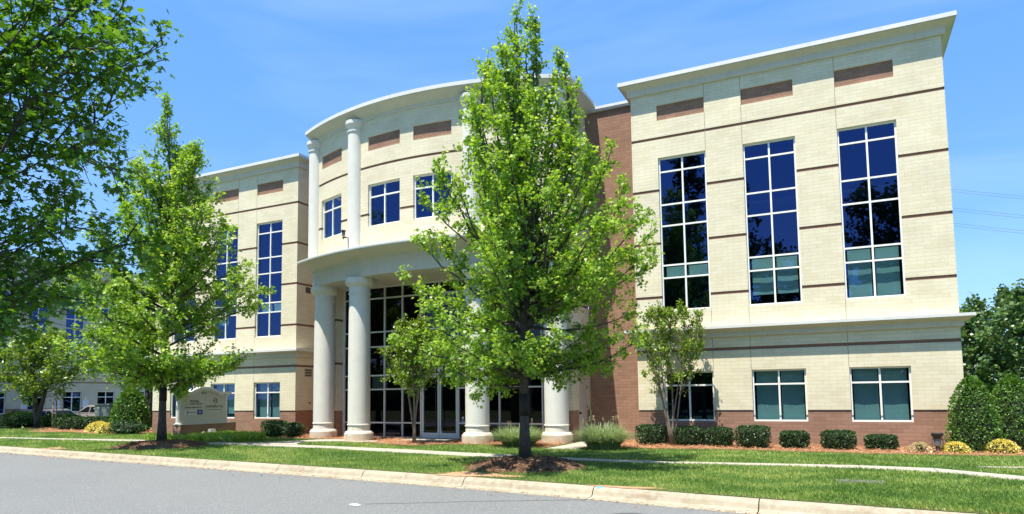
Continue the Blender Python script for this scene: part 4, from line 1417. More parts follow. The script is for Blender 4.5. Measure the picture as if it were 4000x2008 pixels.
# ================================================================== TREES
def branchy_tree(name, label, base, H, prof, tr, seed, nleaf, lsize, fol, bark, T=MAPLE_T, nlimb=30, first=2.0, group=None, elev=(38, 66), cat="tree",
                 twig=(.35, .9), ntwig=11, lean=(0, 0), droop=.35, tmean=.5, wrap=None, az_bias=None, jit=.10, multi=None, fork=None, lowbias=1.12, nvar=.55, limb_r=1.0, boughs=()):
    """A tree grown from a trunk: limbs reach the outline PROF = (height, radius), twigs and leaves sit along them."""
    g = np.random.default_rng(seed)
    pz, pr = np.array([p[0] for p in prof], float), np.array([p[1] for p in prof], float)
    rad = lambda z: np.interp(z, pz, pr)
    t = empty(name, base, label, cat, group)
    tb = MB()
    trunks = []
    if multi:
        for (ax, ay, zz) in multi:
            pts = []
            n_ = 8
            for i in range(n_ + 1):
                q = i / n_
                pts.append((ax * q ** 1.1 + .04 * math.sin(5 * q + ax * 9), ay * q ** 1.1 + .04 * math.cos(4 * q + ay * 7), zz * q))
            trunks.append(pts)
            tb.tube(pts, [tr * (1 - .75 * i / n_) for i in range(n_ + 1)], 8)
    else:
        n_ = 14
        pts = []
        for i in range(n_ + 1):
            q = i / n_
            pts.append((lean[0] * q + .05 * math.sin(6 * q + seed) * q, lean[1] * q + .05 * math.cos(5 * q + seed) * q, H * .97 * q))
        trunks.append(pts)
        rads = [tr * (1.35 if i == 0 else 1.08 - 1.02 * (i / n_) ** .85) for i in range(n_ + 1)]
        tb.tube(pts, rads, 14)
        if fork:
            for (fz, fx, fy, ftop) in fork:
                q0 = np.array([np.interp(fz, [p[2] for p in pts], [p[k] for p in pts]) for k in (0, 1)] + [fz])
                fp = []
                for i in range(9):
                    q = i / 8
                    fp.append((q0[0] + fx * (q ** .7), q0[1] + fy * (q ** .7), fz + (ftop - fz) * q))
                trunks.append(fp)
                tb.tube(fp, [tr * .62 * (1 - .9 * i / 8) for i in range(9)], 8)
    segs = []           # (p0, p1, weight) twigs carrying leaves
    ga = g.uniform(0, 6.28)
    for i in range(nlimb + len(boughs)):
        pts = trunks[i % len(trunks)] if len(trunks) > 1 else trunks[0]
        tz = [p[2] for p in pts]
        u = min((i + .5) / nlimb, .99)
        z0 = max(tz[0] + .15, first) + (min(tz[-1], H) * .93 - max(tz[0] + .15, first)) * u ** lowbias
        p0 = np.array([np.interp(z0, tz, [p[0] for p in pts]), np.interp(z0, tz, [p[1] for p in pts]), z0])
        ga += 2.399 + g.normal(0, .25)
        az = ga
        if az_bias is not None and g.random() < .7: az = az_bias[0] + g.normal(0, az_bias[1])
        el = R(elev[0] + (elev[1] - elev[0]) * u + g.normal(0, 5))
        k = g.uniform(.74, 1.06)
        # march out until the outline is met
        L = .3
        while L < 9:
            rr_, zz_ = L * math.cos(el) + math.hypot(p0[0], p0[1]) * 0, z0 + L * math.sin(el)
            if rr_ > rad(zz_) * k or zz_ > H: break
            L += .08
        if i >= nlimb:          # a bough grown to a given tip
            bx, by, bz, z0 = boughs[i - nlimb]
            p0 = np.array([np.interp(z0, tz, [p[0] for p in pts]), np.interp(z0, tz, [p[1] for p in pts]), z0])
            v_ = np.array([bx, by, bz]) - p0
            L, az, el = np.linalg.norm(v_), math.atan2(v_[1], v_[0]), math.atan2(v_[2], math.hypot(v_[0], v_[1]))
        n_ = 7
        lp = []
        for q in np.linspace(0, 1, n_):
            e2 = el + R(16) * (q - .5) if droop < .5 else el - R(30) * (q - .35)
            lp.append(p0 + L * q * np.array([math.cos(az) * math.cos(e2), math.sin(az) * math.cos(e2), math.sin(e2)]) + g.normal(0, .03 * L * .3, 3) * (q > 0))
        r0 = max(.012, min(tr * .42, .012 + .010 * L) * (1 if not multi else .6)) * limb_r
        tb.tube(lp, [r0 * (1 - .85 * q) for q in np.linspace(0, 1, n_)], 6)
        d = unit(lp[-1] - lp[0])
        segs.append((lp[-2], lp[-1], 1.0))
        nt_ = max(3, int(ntwig * L / 2.6))
        for j in range(nt_):
            q = .10 + .90 * (j + g.random()) / nt_
            a = np.array([np.interp(q, np.linspace(0, 1, n_), [p[c] for p in lp]) for c in range(3)])
            tl = g.uniform(*twig) * (1.15 - .45 * q)
            dd = unit(d * .75 + unit(g.normal(0, 1, 3)) * .85 + np.array([0, 0, .18]))
            bpt = a + dd * tl
            over = math.hypot(bpt[0], bpt[1]) / max(.2, rad(bpt[2]) * 1.12)
            if over > 1: bpt[:2] /= over
            segs.append((a, bpt, tl))
            tb.tube([a, (a + bpt) / 2 + g.normal(0, .02, 3), bpt], [.010, .007, .003], 4, cap=False)
            if tl > .5:
                for _ in range(2):
                    q2 = g.uniform(.3, .9)
                    a2 = a + (bpt - a) * q2
                    d2 = unit(dd * .6 + unit(g.normal(0, 1, 3)))
                    segs.append((a2, a2 + d2 * tl * .5, tl * .5))
                    tb.tube([a2, a2 + d2 * tl * .5], [.005, .002], 3, cap=False)
    # tip of the leader
    for pts in trunks:
        segs.append((np.array(pts[-2]), np.array(pts[-1]) + np.array([0, 0, H * .03]), 1.2))
        segs.append((np.array(pts[-3]), np.array(pts[-2]), .8))
    tb.build("trunk", bark, t)
    W = np.array([s_[2] for s_ in segs]); W = W / W.sum()
    # leaves come in sprays of four to six
    ns = nleaf // 5
    si = g.choice(len(segs), ns, p=W)
    a = np.array([segs[i][0] for i in si]); c = np.array([segs[i][1] for i in si])
    q = g.random((ns, 1)) ** .7
    P0 = a + (c - a) * q
    P0 = np.repeat(P0, 5, 0)
    dirs = np.repeat(unit(c - a), 5, 0)
    n = len(P0)
    P0 = P0 + g.normal(0, jit, (n, 3))
    tip = unit(dirs * .5 + g.normal(0, .75, (n, 3)) + np.array([0, 0, -droop]))
    nrm = unit(g.normal(0, nvar, (n, 3)) + np.array([0, 0, 1.0]))
    sz = lsize * g.uniform(.65, 1.25, n)
    clump = np.repeat(g.normal(0, .16, ns), 5)
    # paler leaves at the twig ends
    tint = np.clip(tmean - .14 + .22 * np.repeat(q[:, 0], 5) + clump + g.normal(0, .13, n), 0, 1)
    leaves("crown", P0, tip, nrm, sz, T, fol, t, g, tint)
    if wrap:
        wb = MB()
        r_ = np.interp(wrap[0], [0, H * .97], [tr * 1.08, tr * .06])
        wb.tube([(0, 0, wrap[0]), (0, 0, (wrap[0] + wrap[1]) / 2), (0, 0, wrap[1])], [r_ * 1.03, r_ * 1.015, r_ * 1.0], 14)
        wb.build("trunk_wrap", WRAP, t)
    return t

def ring_boughs(seed, n, r0, r1, z0, z1, zs):
    g = np.random.default_rng(seed)
    out = []
    for k in range(n):
        a, r_ = 2.399 * k + g.normal(0, .2), g.uniform(r0, r1)
        out.append((r_ * math.cos(a), r_ * math.sin(a), g.uniform(z0, z1), zs + .5 * g.random()))
    return out
# the maple in front of the entrance
branchy_tree("maple_tree", "tall maple in the mulch mound in front of the entrance columns", (-10.4, -8.65, GZ + .2), 11.8,
             [(1.6, 1.6), (2.1, 2.7), (2.8, 3.25), (3.8, 3.5), (4.8, 3.65), (5.7, 3.4), (6.8, 2.85), (7.8, 2.2), (8.8, 1.8), (9.6, 1.4), (10.4, .85), (11.1, .55), (11.8, .2)],
             .125, 11, 64000, .080, MAPLE, BARK, nlimb=80, first=1.75, elev=(2, 79), jit=.065, ntwig=13, lowbias=1.75, twig=(.3, .75), wrap=(1.05, 1.6), boughs=ring_boughs(11, 18, 1.9, 3.3, 2.25, 2.9, 2.0),
             fork=[(3.4, -.35, .15, 8.6), (3.2, .5, -.1, 8.2), (3.0, -.9, .1, 6.8), (3.1, 1.0, .3, 6.6)], tmean=.58, group="street maples")
branchy_tree("maple_tree", "maple in the mulch mound beside the 9713 sign", (-26.4, -6.6, GZ + .16), 13.0,
             [(1.9, .7), (2.4, 2.0), (3.0, 3.5), (4.2, 4.4), (5.4, 4.2), (6.5, 3.7), (7.6, 2.9), (8.8, 2.3), (9.8, 1.8), (10.8, 1.3), (12.0, .7), (13.0, .2)],
             .14, 23, 46000, .105, MAPLE, BARK, jit=.08, nlimb=70, first=1.95, elev=(4, 70), ntwig=13, lowbias=1.35, twig=(.35, .85), wrap=(1.55, 2.1), boughs=ring_boughs(23, 16, 2.0, 3.9, 2.5, 3.4, 2.2),
             fork=[(3.6, -.6, .3, 9.6), (3.8, .5, .2, 10.4)], tmean=.56, group="street maples")
# the maple on the camera's side, reaching in from the left: the tips of its longest boughs, from the trunk's foot
BOUGHS = [(2.7, 1.83, 5.38, 2.85), (2.24, 1.91, 5.78, 3.57), (2.52, 2.25, 4.75, 3.48), (2.85, 1.73, 4.83, 2.75), (3.03, 1.41, 4.44, 2.56), (1.99, 2.45, 4.59, 3.6), (2.44, 1.83, 3.97, 3.21), (2.55, 1.47, 3.63, 2.89), (1.29, 2.45, 3.33, 2.92), (1.94, 1.82, 2.7, 2.36), (2.08, 1.47, 2.36, 2.2), (2.52, 1.48, 5.83, 3.27), (2.55, 1.09, 5.4, 2.98), (1.76, 1.85, 5.07, 3.48), (2.44, 1.05, 4.04, 2.88), (1.33, 1.72, 2.97, 2.64), (1.14, 2.06, 4.37, 3.48), (1.79, 1.21, 4.95, 3.6), (1.17, 2.64, 3.02, 2.73), (2.94, 1.11, 4.79, 2.63), (0.78, 2.04, 2.62, 2.35), (2.12, 1.85, 4.54, 3.14), (1.7, 2.43, 5.73, 3.88), (1.0, 1.73, 4.88, 3.88), (1.11, 1.91, 5.84, 4.32), (1.67, 1.23, 3.98, 3.21), (2.54, 1.31, 2.96, 2.43), (1.19, 1.6, 2.34, 2.22), (1.75, 1.17, 2.63, 2.37), (2.39, 1.71, 5.05, 3.21)]
branchy_tree("maple_tree", "near maple whose leafy boughs reach in from the left edge", (-11.5, -21.9, GZ), 8.0,
             [(1.6, 1.2), (2.0, 2.6), (2.5, 3.5), (3.2, 3.8), (4.0, 3.8), (4.8, 3.3), (5.6, 2.7), (6.3, 2.8), (7.3, 1.9), (8.0, .4)],
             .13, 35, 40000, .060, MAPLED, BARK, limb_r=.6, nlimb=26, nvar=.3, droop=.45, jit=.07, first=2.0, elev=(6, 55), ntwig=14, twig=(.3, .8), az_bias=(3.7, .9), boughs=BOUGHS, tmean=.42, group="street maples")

# small multi-stemmed crape myrtles
branchy_tree("crape_myrtle", "small multi-stemmed crape myrtle in front of the right wing", (-8.45, -1.15, GZ), 4.5,
             [(1.5, .4), (2.1, .8), (3.0, 1.1), (3.9, 1.15), (4.5, .9), (5.0, .45)], .036, 41, 9000, .085, CRAPE, BARKP, T=OVAL_T, nlimb=40, first=1.5, elev=(50, 80), twig=(.2, .5), ntwig=9,
             multi=[(-.85, .1, 4.0), (.05, .25, 4.5), (.85, -.1, 4.1), (-.4, -.3, 4.3), (.45, .3, 3.9)], jit=.05, tmean=.5, group="crape myrtles")
branchy_tree("crape_myrtle", "small round crape myrtle in front of the entrance doors", (-17.60, -2.85, GZ), 4.5,
             [(1.6, .5), (2.0, 1.2), (2.8, 1.45), (3.4, 1.3), (3.9, .95), (4.5, .3)], .05, 43, 13000, .09, CRAPE, BARKP, T=OVAL_T, nlimb=44, first=1.7, elev=(30, 78), twig=(.25, .55), ntwig=11,
             multi=[(-.5, 0, 4.2), (.45, .15, 4.4), (.15, -.25, 4.0)], jit=.06, tmean=.5, group="crape myrtles")
branchy_tree("crape_myrtle", "broad low crape myrtle before the parked cars on the left", (-50.0, 2.2, GZ), 6.2,
             [(1.9, 1.0), (2.3, 3.0), (3.2, 3.9), (4.2, 3.7), (5.2, 2.6), (6.3, .5)], .17, 47, 8000, .21, CRAPE, BARK, T=OVAL_T, nlimb=40, first=1.9, elev=(14, 66), twig=(.5, 1.1), ntwig=12,
             multi=[(-1.4, .2, 5.0), (1.3, .3, 5.2), (.2, -.6, 5.6)], jit=.12, tmean=.42, group="crape myrtles")
branchy_tree("shade_tree", "leafy tree at the far left before the neighbouring building", (-55.0, -1.0, GZ), 8.6,
             [(1.9, 1.5), (2.4, 3.6), (4.0, 4.6), (5.6, 4.4), (7.2, 3.0), (8.7, .5)], .2, 51, 9000, .24, MAPLED, BARK, T=OVAL_T, nlimb=40, first=1.9, elev=(10, 62), twig=(.5, 1.2), ntwig=12, jit=.14, tmean=.5, group="background trees on the left")
branchy_tree("shade_tree", "leafy tree behind the clipped conical shrub on the left", (-43.6, 5.4, GZ), 8.8,
             [(2.3, 1.2), (2.9, 3.0), (4.4, 3.9), (6.0, 3.6), (7.5, 2.4), (8.9, .4)], .17, 53, 9000, .22, MAPLE, BARK, T=OVAL_T, nlimb=40, first=2.3, elev=(14, 64), twig=(.5, 1.1), ntwig=12, jit=.13, tmean=.42,
             multi=[(-1.0, .3, 7.6), (1.0, -.2, 8.0)], group="background trees on the left")

# young staked sapling
t = empty("young_sapling", (-47.7, 2.0, GZ), "bare young sapling tied between three thin stakes in the small mulch bed", "tree")
b = MB()
b.tube([(0, 0, 0), (.03, 0, 1.2), (0, .02, 2.5), (.05, 0, 3.4)], [.05, .045, .03, .01], 8); b.build("trunk", BARKP, t)
for (sx, sy) in ((-.45, .1), (.35, .25), (.25, -.35)):
    b = MB(); b.tube([(sx, sy, 0), (sx * .9, sy * .9, 1.75)], .03, 6); b.build("stake", BARKP, t)
b = MB(); b.tube([(-.41, .09, 1.5), (0, 0, 1.55), (.31, .22, 1.5)], .012, 5); b.tube([(.22, -.32, 1.5), (0, 0, 1.55)], .012, 5); b.build("tie", BLACK, t)

# big dark tree and woodland at the right
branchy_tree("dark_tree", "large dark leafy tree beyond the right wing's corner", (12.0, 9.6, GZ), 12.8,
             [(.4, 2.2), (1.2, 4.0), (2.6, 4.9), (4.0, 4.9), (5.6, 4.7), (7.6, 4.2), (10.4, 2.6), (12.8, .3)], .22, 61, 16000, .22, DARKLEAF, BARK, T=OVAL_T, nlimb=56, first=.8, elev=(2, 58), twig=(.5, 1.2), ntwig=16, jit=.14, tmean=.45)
wsp = [(7.5, 50, 9.5), (11, 47, 11.5), (15, 52, 12.5), (9.5, 58, 12), (19, 48, 12), (4, 62, 11), (13, 62, 13.5)]
wl = ["first pale woodland tree past the wing's corner", "second woodland tree past the wing's corner, above the shrubs", "woodland tree with its top behind the dark tree", "tall back woodland tree between the corner and the dark tree", "woodland tree hidden low behind the dark tree's boughs", "woodland tree peeping past the brick corner", "tallest woodland tree at the back of the wood"]
for k, ((x_, y_, h_), lb) in enumerate(zip(wsp, wl)):
    branchy_tree("woodland_tree", lb, (x_, y_, GZ - 1), h_, [(.2, 2.2), (1.5, 3.2), (4, 3.8), (h_ * .6, 3.6), (h_ * .85, 2.0), (h_, .3)], .2, 70 + k, 4500, .36, WOODS, BARK, T=FAR_T,
                 nlimb=34, first=.5, elev=(5, 60), twig=(.6, 1.4), ntwig=12, jit=.2, group="woodland trees beyond the right wing")

# trees across the street, seen in the window glass
rs = [(-15.5, -40, 27), (-11.9, -44, 25.5), (-8.2, -40, 15.5), (-5.3, -43, 15.0), (-0.8, -41, 20.5), (1.6, -39, 19.0), (-20, -40, 20), (-27, -42, 12)]
rl = ["tallest tree across the street", "tall tree across the street, second from the tallest", "short tree across the street behind the camera", "low tree across the street by the short one", "tree across the street facing the third window bay", "bushy tree across the street opposite the brick corner", "tree across the street opposite the entrance", "low tree across the street opposite the sign"]
for k, ((x_, y_, h_), lb) in enumerate(zip(rs, rl)):
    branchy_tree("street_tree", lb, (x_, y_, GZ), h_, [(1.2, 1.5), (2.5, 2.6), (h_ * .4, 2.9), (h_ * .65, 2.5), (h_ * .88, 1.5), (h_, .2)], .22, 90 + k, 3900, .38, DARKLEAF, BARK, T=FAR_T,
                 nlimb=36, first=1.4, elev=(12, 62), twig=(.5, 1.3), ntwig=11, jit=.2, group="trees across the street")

g = np.random.default_rng(120)
n_ = 26000
xx = g.uniform(-75, 40, n_); hh_ = 5.5 + 2.5 * np.sin(xx * .31) * np.cos(xx * .17 + 1)
P0 = np.stack([xx, -50 + g.normal(0, 1.6, n_), GZ + hh_ * g.random(n_) ** .8], 1)
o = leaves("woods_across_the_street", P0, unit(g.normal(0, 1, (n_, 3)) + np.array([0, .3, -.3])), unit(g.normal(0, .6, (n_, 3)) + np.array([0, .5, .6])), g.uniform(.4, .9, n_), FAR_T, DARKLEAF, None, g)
o['kind'] = 'stuff'

# ================================================================== SHRUBS
def shrub(name, label, loc, shape, size, n, ls, fol, seed, group=None, cat="shrub", T=QUAD_T, core=.80, power=2.0, rough=.06, bot=.0):
    """Dense shrub: leaves over and under the skin of a lumpy solid. shape(z01) gives radius 0..1."""
    g = np.random.default_rng(seed)
    t = empty(name, loc, label, cat, group)
    wx, wy, hz = size
    lump = lambda th, q: 1 + rough * (np.sin(3 * th + seed) * np.cos(4 * q * 3 + seed) + .6 * np.sin(7 * th + 2 * seed + 9 * q))
    q = g.random(n) ** .9
    th = g.uniform(0, 2 * np.pi, n)
    # extra leaves on the top
    rs_ = shape(q)
    deep = 1 - .24 * g.random(n) ** 2
    ex = 2.0 / power
    cx, sx = np.cos(th), np.sin(th)
    sq = lambda v: np.sign(v) * np.abs(v) ** ex
    nm = np.maximum(np.abs(cx) ** power + np.abs(sx) ** power, 1e-6) ** (1 / power)
    rr = rs_ * deep * lump(th, q)
    top = g.random(n) < .28
    fr_ = np.sqrt(g.random(n))
    q = np.where(top, 1 - .06 * g.random(n) - .10 * fr_ ** 3, q)
    rr = np.where(top, shape(np.minimum(q, .97)) * fr_ * lump(th, q), rr)
    P0 = np.stack([wx * rr * cx / nm, wy * rr * sx / nm, hz * (bot + (1 - bot) * q)], 1)
    out = unit(np.stack([cx / wx, sx / wy, (q - .35) * 1.6 / hz * .8], 1))
    tip = unit(out * .7 + g.normal(0, .6, (n, 3)) + np.array([0, 0, .25]))
    nrm = unit(out + g.normal(0, .6, (n, 3)) + np.array([0, 0, .3]))
    tint = np.clip(.42 + .18 * np.sin(5 * th + 6 * q + seed) * .5 + g.normal(0, .2, n), 0, 1)
    leaves("foliage", P0, tip, nrm, ls * g.uniform(.6, 1.3, n), T, fol, t, g, tint)
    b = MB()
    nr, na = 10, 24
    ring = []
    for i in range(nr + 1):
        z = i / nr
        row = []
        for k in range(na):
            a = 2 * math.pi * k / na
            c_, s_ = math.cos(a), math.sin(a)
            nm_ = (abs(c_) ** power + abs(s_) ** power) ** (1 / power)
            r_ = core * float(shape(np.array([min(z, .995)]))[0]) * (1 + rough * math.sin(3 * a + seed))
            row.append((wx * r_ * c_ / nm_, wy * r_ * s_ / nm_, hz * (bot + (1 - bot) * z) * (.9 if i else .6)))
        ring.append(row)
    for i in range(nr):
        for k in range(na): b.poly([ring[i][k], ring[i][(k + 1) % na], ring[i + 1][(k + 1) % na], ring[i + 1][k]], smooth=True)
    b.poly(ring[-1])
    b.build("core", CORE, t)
    b = MB()
    for k in range(4): b.tube([(.03 * math.cos(k * 1.6), .03 * math.sin(k * 1.6), -.05), (wx * .3 * math.cos(k * 1.6), wy * .3 * math.sin(k * 1.6), hz * .4)], [.018, .008], 5)
    b.build("stem", BARK, t)
    return t
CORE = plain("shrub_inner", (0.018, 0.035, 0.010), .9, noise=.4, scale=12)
globe = lambda q: np.clip(1.05 * np.sqrt(np.maximum(1 - np.abs(2 * q - 1.02) ** 2.6, 0)), .10, 1)
boxy = lambda q: np.clip(np.minimum(.74 + .9 * q, 1.0) * np.where(q > .80, np.sqrt(np.maximum(1 - ((q - .80) / .21) ** 2, .0)) * .55 + .45, 1), .05, 1)
mounded = lambda q: np.clip(np.sqrt(np.maximum(1 - q ** 2.0, 0)), .05, 1)
coney = lambda q: np.clip((1 - q ** 2.3) ** .58 * np.minimum(.86 + .7 * q, 1.0), .03, 1)

bs = [(-9.25, -.78, 1.02, .68, "leftmost boxwood of the row, left of the crape myrtle"), (-7.95, -.95, .93, .64, "boxwood just right of the crape myrtle stems"),
      (-6.93, -1.0, .84, .62, "boxwood between the first two windows of the right wing"), (-5.88, -1.25, 1.03, .70, "widest boxwood of the row, under the second window's left side"),
      (-4.68, -1.02, .82, .53, "small boxwood under the second window's right side"), (-3.44, -1.12, .93, .57, "boxwood left of the third window"), (-2.3, -.92, .84, .44, "lowest boxwood, nearest the uplight")]
for k, (x_, y_, w_, h_, lb) in enumerate(bs):
    shrub("boxwood_shrub", lb, (x_, y_, GZ), boxy, (w_ / 2, w_ * .43, h_), 2600, .055, BOX, 200 + k, "clipped boxwoods along the right wing", power=2.6)
shrub("boxwood_shrub", "taller dark boxwood under the left wing's right window", (-26.62, -.72, GZ), boxy, (.62, .42, .72), 1800, .075, BOX, 221, "dark shrubs at the left wing's corner", power=2.4)
shrub("boxwood_shrub", "loose dark shrub at the left wing's right corner", (-25.5, -.72, GZ), globe, (.52, .42, .62), 1300, .08, BOX, 222, "dark shrubs at the left wing's corner", rough=.16, core=.7)
shrub("boxwood_shrub", "low dark shrub at the left wing's far corner", (-36.6, -.9, GZ), globe, (1.0, .6, .65), 1500, .10, BOX, 223, "dark shrubs at the left wing's corner", rough=.15)
shrub("holly_shrub", "tall clipped conical holly hiding the right wing's corner", (.04, -.82, GZ), coney, (.66, .62, 2.12), 7500, .062, HOLLY, 231, "clipped conical hollies")
shrub("holly_shrub", "tall clipped conical holly right of the one at the corner", (1.12, -.15, GZ), coney, (.74, .70, 2.16), 7500, .062, HOLLY, 232, "clipped conical hollies")
shrub("holly_shrub", "clipped conical holly at the left, beside the utility cabinet", (-38.0, .2, GZ), coney, (1.0, .95, 2.35), 5000, .13, HOLLY, 233, "clipped conical hollies")
shrub("yellow_shrub", "sparse pale yellow shrub left of the uplight", (-1.37, -1.58, GZ), mounded, (.33, .26, .28), 700, .045, PALEY, 241, "low yellow shrubs", core=.45, rough=.2)
shrub("yellow_shrub", "bright yellow low shrub right of the uplight", (-.52, -1.62, GZ), mounded, (.36, .30, .30), 1400, .05, YELLOW, 242, "low yellow shrubs", core=.75)
shrub("yellow_shrub", "yellow low shrub under the right conical holly", (.60, -1.32, GZ), mounded, (.42, .34, .37), 1500, .05, YELLOW, 243, "low yellow shrubs", core=.75)
shrub("yellow_shrub", "wide yellow shrub left of the utility cabinet's foot", (-40.0, -.2, GZ), mounded, (.85, .6, .55), 1300, .09, YELLOW, 244, "low yellow shrubs", core=.75)
shrub("yellow_shrub", "smaller yellow shrub at the foot of the left conical holly", (-38.2, -.95, GZ), mounded, (.58, .45, .52), 1000, .085, YELLOW, 245, "low yellow shrubs", core=.75)
for k, (x_, y_, w_, h_, lb) in enumerate(((-52.4, 2.6, 1.3, .85, "green globe shrub left of the broad crape myrtle's trunk"), (-50.3, 3.3, .75, .70, "light green globe shrub just right of the crape myrtle's trunk"), (-48.4, 3.2, .85, .72, "light green globe shrub behind the staked sapling"))):
    shrub("globe_shrub", lb, (x_, y_, GZ), globe, (w_, w_ * .8, h_ * 1.15), 1300, .12, HOLLY, 250 + k, "globe shrubs before the parking lot")
t = shrub("hedge", "long dark clipped hedge before the silver car", (-43.6, 1.5, GZ), boxy, (1.9, .65, .72), 4200, .12, BOX, 261, cat="hedge", power=5)
t.rotation_euler.z = R(20)

# ornamental grasses, blades arching out of a clump
def grass_clump(name, label, loc, r, h, n, fol, seed, w=.010, group=None, plume=0, cat="grass clump"):
    g = np.random.default_rng(seed)
    t = empty(name, loc, label, cat, group)
    az = g.uniform(0, 2 * np.pi, n)
    r0 = r * .42 * np.sqrt(g.random(n)); a0 = g.uniform(0, 2 * np.pi, n)
    base = np.stack([r0 * np.cos(a0), r0 * np.sin(a0) * .8, np.zeros(n)], 1)
    out = unit(np.stack([np.cos(a0) + .7 * np.cos(az), np.sin(a0) + .7 * np.sin(az), np.zeros(n)], 1))
    side = np.stack([-out[:, 1], out[:, 0], np.zeros(n)], 1)
    hh = h * g.uniform(.55, 1.1, n)
    reach = r * g.uniform(.15, .85, n)
    ns = 5
    pts = []
    for i in range(ns):
        q = i / (ns - 1)
        pts.append(base + out * (reach * q ** 1.7)[:, None] + np.array([0, 0, 1.0]) * (hh * (q - .38 * q ** 3 * (reach / r) * 1.6))[:, None])
    V = []
    for i in range(ns - 1):
        wa, wb_ = w * (1 - .9 * (i / (ns - 1))), w * (1 - .9 * ((i + 1) / (ns - 1)))
        V.append(np.stack([pts[i] - side * wa, pts[i] + side * wa, pts[i + 1] + side * wb_, pts[i + 1] - side * wb_], 1))
    V = np.concatenate(V, 0)
    tint = np.tile(np.clip(g.normal(.5, .22, n), 0, 1), ns - 1)
    np_mesh("blades", V.reshape(-1, 3), 4, len(V), tint, fol, t)
    if plume:
        P0 = []
        for k in range(plume):
            a = g.uniform(0, 6.28); d_ = g.uniform(.2, .6) * r
            x_, y_ = d_ * math.cos(a), d_ * math.sin(a)
            zt = h * g.uniform(.95, 1.2)
            for j in range(26):
                P0.append((x_ + g.normal(0, .012), y_ + g.normal(0, .012), zt - .16 * g.random()))
        P0 = np.array(P0)
        leaves("plume", P0, unit(g.normal(0, .5, (len(P0), 3)) + np.array([0, 0, 1])), unit(g.normal(0, 1, (len(P0), 3))), np.full(len(P0), .05), np.array([(-.06, 0, 0), (.06, 0, 0), (.03, 1, 0), (-.03, 1, 0)]), PALEY, t, g)
    return t
grass_clump("ornamental_grass", "wide ornamental grass clump behind the maple trunk between two columns", (-13.35, -2.75, GZ), 1.3, .82, 2400, OGRASS, 301, .011, "ornamental grasses", 5)
grass_clump("ornamental_grass", "wide ornamental grass clump in front of the brown brick link wall", (-10.25, -2.95, GZ), 1.2, .96, 2400, OGRASS, 302, .011, "ornamental grasses", 9)
# bright liriope bed round the sign
g = np.random.default_rng(310)
n_ = 5200
sxx = g.uniform(-30.9, -25.3, n_); syy = g.uniform(-4.9, -1.4, n_)
k_ = ((sxx > SX + .05) | (syy < SY - .08)) & ~((sxx < SX + .05) & (sxx > SX - .6) & (syy > SY - .05)) & (np.hypot((sxx + 28.1) / 2.8, (syy + 3.2) / 1.75) < 1 + .08 * np.sin(9 * sxx))
sxx, syy = sxx[k_], syy[k_]
o = blades("liriope_bed", sxx, syy, GZ, g.uniform(.22, .42, len(sxx)), .9, g.uniform(.018, .03, len(sxx)), LIRI, g, np.clip(g.normal(.5, .25, len(sxx)), 0, 1))
o['kind'] = 'stuff'

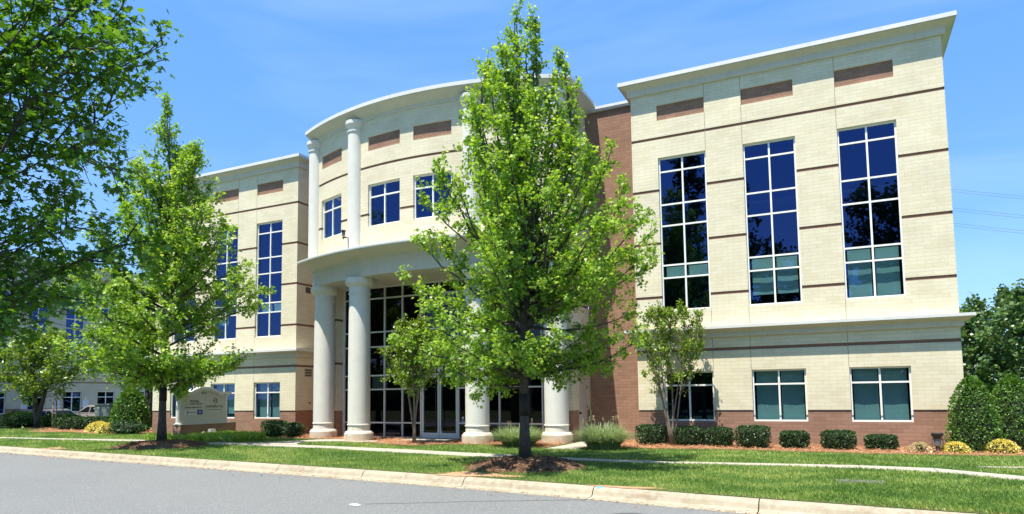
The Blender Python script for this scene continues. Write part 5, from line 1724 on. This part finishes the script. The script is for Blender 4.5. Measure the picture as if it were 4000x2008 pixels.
# ================================================================== PARKED CARS
TYRE = plain("tyre_rubber", (.015, .015, .016), .8)
RIM = plain("alloy_rim", (.45, .46, .48), .35, .8)
CARGL = glass("car_glass", tint=(.10, .12, .13), refl=(.9, .95, 1), fac=.06)
LAMPR = plain("red_tail_lens", (.35, .01, .012), .2)
LAMPW = plain("clear_headlight_lens", (.75, .78, .82), .12)
PLATE = plain("white_number_plate", (.7, .72, .75), .5)
def paint(name, col):
    M = plain(name, col, .28, .25)
    M.node_tree.nodes["Principled BSDF"].inputs['Coat Weight'].default_value = .8
    return M
def car(label, loc, rz, pm, suv=False):
    """Nose along local -x. Lower body and cabin lofted from rounded stations."""
    t = empty("parked_car", loc, label, "car", "cars parked before the neighbouring building", R(rz))
    L, W = (4.75, .93) if suv else (4.7, .90)
    hood, belt, roof = (1.02, 1.08, 1.70) if suv else (.88, .95, 1.45)
    def loft(stn, m_, name):
        b = MB()
        n = 14
        rings = []
        for (x, w_, z0, z1, cr) in stn:
            row = []
            for k in range(n):
                a = 2 * math.pi * k / n
                c_, s_ = math.cos(a), math.sin(a)
                e = 2 / cr
                yy = w_ * math.copysign(abs(c_) ** e, c_)
                zz = (z0 + z1) / 2 + (z1 - z0) / 2 * math.copysign(abs(s_) ** e, s_)
                row.append((x, yy, zz))
            rings.append(row)
        for i in range(len(rings) - 1):
            for k in range(n): b.poly([rings[i][k], rings[i + 1][k], rings[i + 1][(k + 1) % n], rings[i][(k + 1) % n]], smooth=True)
        b.poly(rings[0]); b.poly(rings[-1][::-1])
        return b.build(name, m_, t)
    h = L / 2
    loft([(-h, W * .70, .32, hood - .30, 3), (-h + .08, W * .86, .24, hood - .18, 4), (-h + .35, W * .97, .20, hood - .08, 5), (-h + 1.1, W, .20, hood + .02, 5), (-.55, W, .20, belt, 5), (.6, W, .20, belt + .02, 5), (h - .9, W, .20, belt + .03, 5), (h - .25, W * .97, .22, belt + (.03 if suv else -.02), 5), (h - .06, W * .88, .28, belt - .06, 4), (h, W * .75, .36, belt - .2, 3)], pm, "body")
    r0, r1 = (-.75, -.05), ((h - .75, h - .12) if suv else (.95, h - .55))
    def cabin(y_in, top, name, m_, inset=0.0):
        b = MB()
        tw, bw = W * .72 - inset, W * .93 - inset
        zb, zt = belt - .04, roof - (0 if top else .05)
        prof = [(r0[0] - .35 + inset, zb), (r0[1] - .1 + inset, zt - .10), (r0[1] + .35, zt - .015), (.55, zt), (r1[0] - .2, zt - .03), (r1[0] + .1, zt - .10), (r1[1] + .1 - inset, zb)]
        def yw(z): return bw + (tw - bw) * (z - zb) / (zt - zb)
        lft = [(x, -yw(z), z) for x, z in prof]; rgt = [(x, yw(z), z) for x, z in prof]
        for i in range(len(prof) - 1): b.poly([lft[i], rgt[i], rgt[i + 1], lft[i + 1]], smooth=False)
        b.poly(lft[::-1]); b.poly(rgt)
        return b.build(name, m_, t), prof, yw
    cb, prof, yw = cabin(0, True, "cabin", pm)
    zb, zt = belt - .04, roof
    for sy in (-1, 1):
        for (xa, xb, xc, xd) in ((prof[0][0] + .22, .42, .42, prof[1][0] + .16), (.52, r1[1] - .22, r1[0] - .05, .52)):
            za, zc = zb + .07, zt - .15
            b = MB()
            q = [(xa, sy * (yw(za) + .006), za), (xb, sy * (yw(za) + .006), za), (xc, sy * (yw(zc) + .006), zc), (xd, sy * (yw(zc) + .006), zc)]
            b.poly(q if sy < 0 else q[::-1]); b.build("side_window", CARGL, t)
    for (i0, i1, nm_) in ((0, 1, "windscreen"), (5, 6, "rear_window")):
        (xa, za), (xb, zc) = prof[i0], prof[i1]
        p_ = lambda u: (xa + (xb - xa) * u, za + (zc - za) * u)
        s0, s1 = (.12, .92) if i0 == 0 else (.08, .84)
        sg_ = -1 if i0 == 0 else 1
        (x0_, z0_), (x1_, z1_) = p_(s0), p_(s1)
        b = MB(); b.poly([(x0_ + sg_ * .008, -yw(z0_) + .09, z0_ + .006), (x0_ + sg_ * .008, yw(z0_) - .09, z0_ + .006), (x1_ + sg_ * .008, yw(z1_) - .09, z1_ + .006), (x1_ + sg_ * .008, -yw(z1_) + .09, z1_ + .006)])
        b.build(nm_, CARGL, t)
    for x_ in (-h + .92, h - .98):
        for sy in (-1, 1):
            b = MB(); b.lathe([(.20, -.10), (.31, -.105), (.335, -.06), (.335, .06), (.31, .105), (.20, .10)], n=22)
            b.v = [(x_ + v[0], sy * (W - .09) + v[2], .335 + v[1]) for v in b.v]
            wh = b.build("wheel", TYRE, t)
            b = MB(); b.lathe([(.05, .06), (.21, .095)], n=18)
            b.v = [(x_ + v[0], sy * (W - .09 + v[2] * .95), .335 + v[1]) for v in b.v]
            b.build("rim", RIM, wh)
            b = MB(); b.lathe([(.0, -.02), (.40, -.02), (.40, .02), (0, .02)], n=22)
            b.v = [(x_ + v[0], sy * (W - .004) + v[2] * .5, .36 + v[1]) for v in b.v]
            b.build("wheel_arch", BLACK, t)
    for sy in (-1, 1):
        b = MB(); b.box(-h + .02, -h + .42, sy * W * .84 - .09, sy * W * .84 + .09, hood - .33, hood - .20); b.build("headlight", LAMPW, t)
        b = MB(); b.box(h - .22, h - .015, sy * W * .80 - .10, sy * W * .80 + .10, belt - .30, belt - .10); b.build("tail_light", LAMPR, t)
        b = MB(); b.box(-.62, -.50, sy * (W + .09) - .08, sy * (W + .09) + .08, belt - .02, belt + .12); b.build("mirror", pm, t)
        b = MB(); b.box(.25, .45, sy * W - .012, sy * W + .012, belt - .14, belt - .11); b.build("handle", RIM, t)
    b = MB(); b.box(h - .004, h + .012, -.26, .26, belt - .32, belt - .18); b.build("number_plate", PLATE, t)
    b = MB(); b.box(h - .10, h + .05, -W * .8, W * .8, .30, .46); b.box(-h - .04, -h + .1, -W * .75, W * .75, .28, .42); b.build("bumper", DARKGREY, t)
    return t
PZ = -.42
car("dark blue black sedan with its headlight catching the sun", (-57.0, 5.2, PZ), 0, paint("black_car_paint", (.012, .015, .025)))
car("grey sedan showing its red tail lights behind the staked sapling", (-57.35, 7.4, PZ), 0, paint("grey_car_paint", (.22, .23, .26)))
car("silver beige estate car seen from the side behind the hedge", (-56.5, 10.2, PZ), 0, paint("silver_car_paint", (.46, .43, .40)), True)
car("dark blue people carrier seen from behind, right of the conical holly", (-50.0, 9.9, PZ), 0, paint("navy_car_paint", (.02, .03, .07)), True)
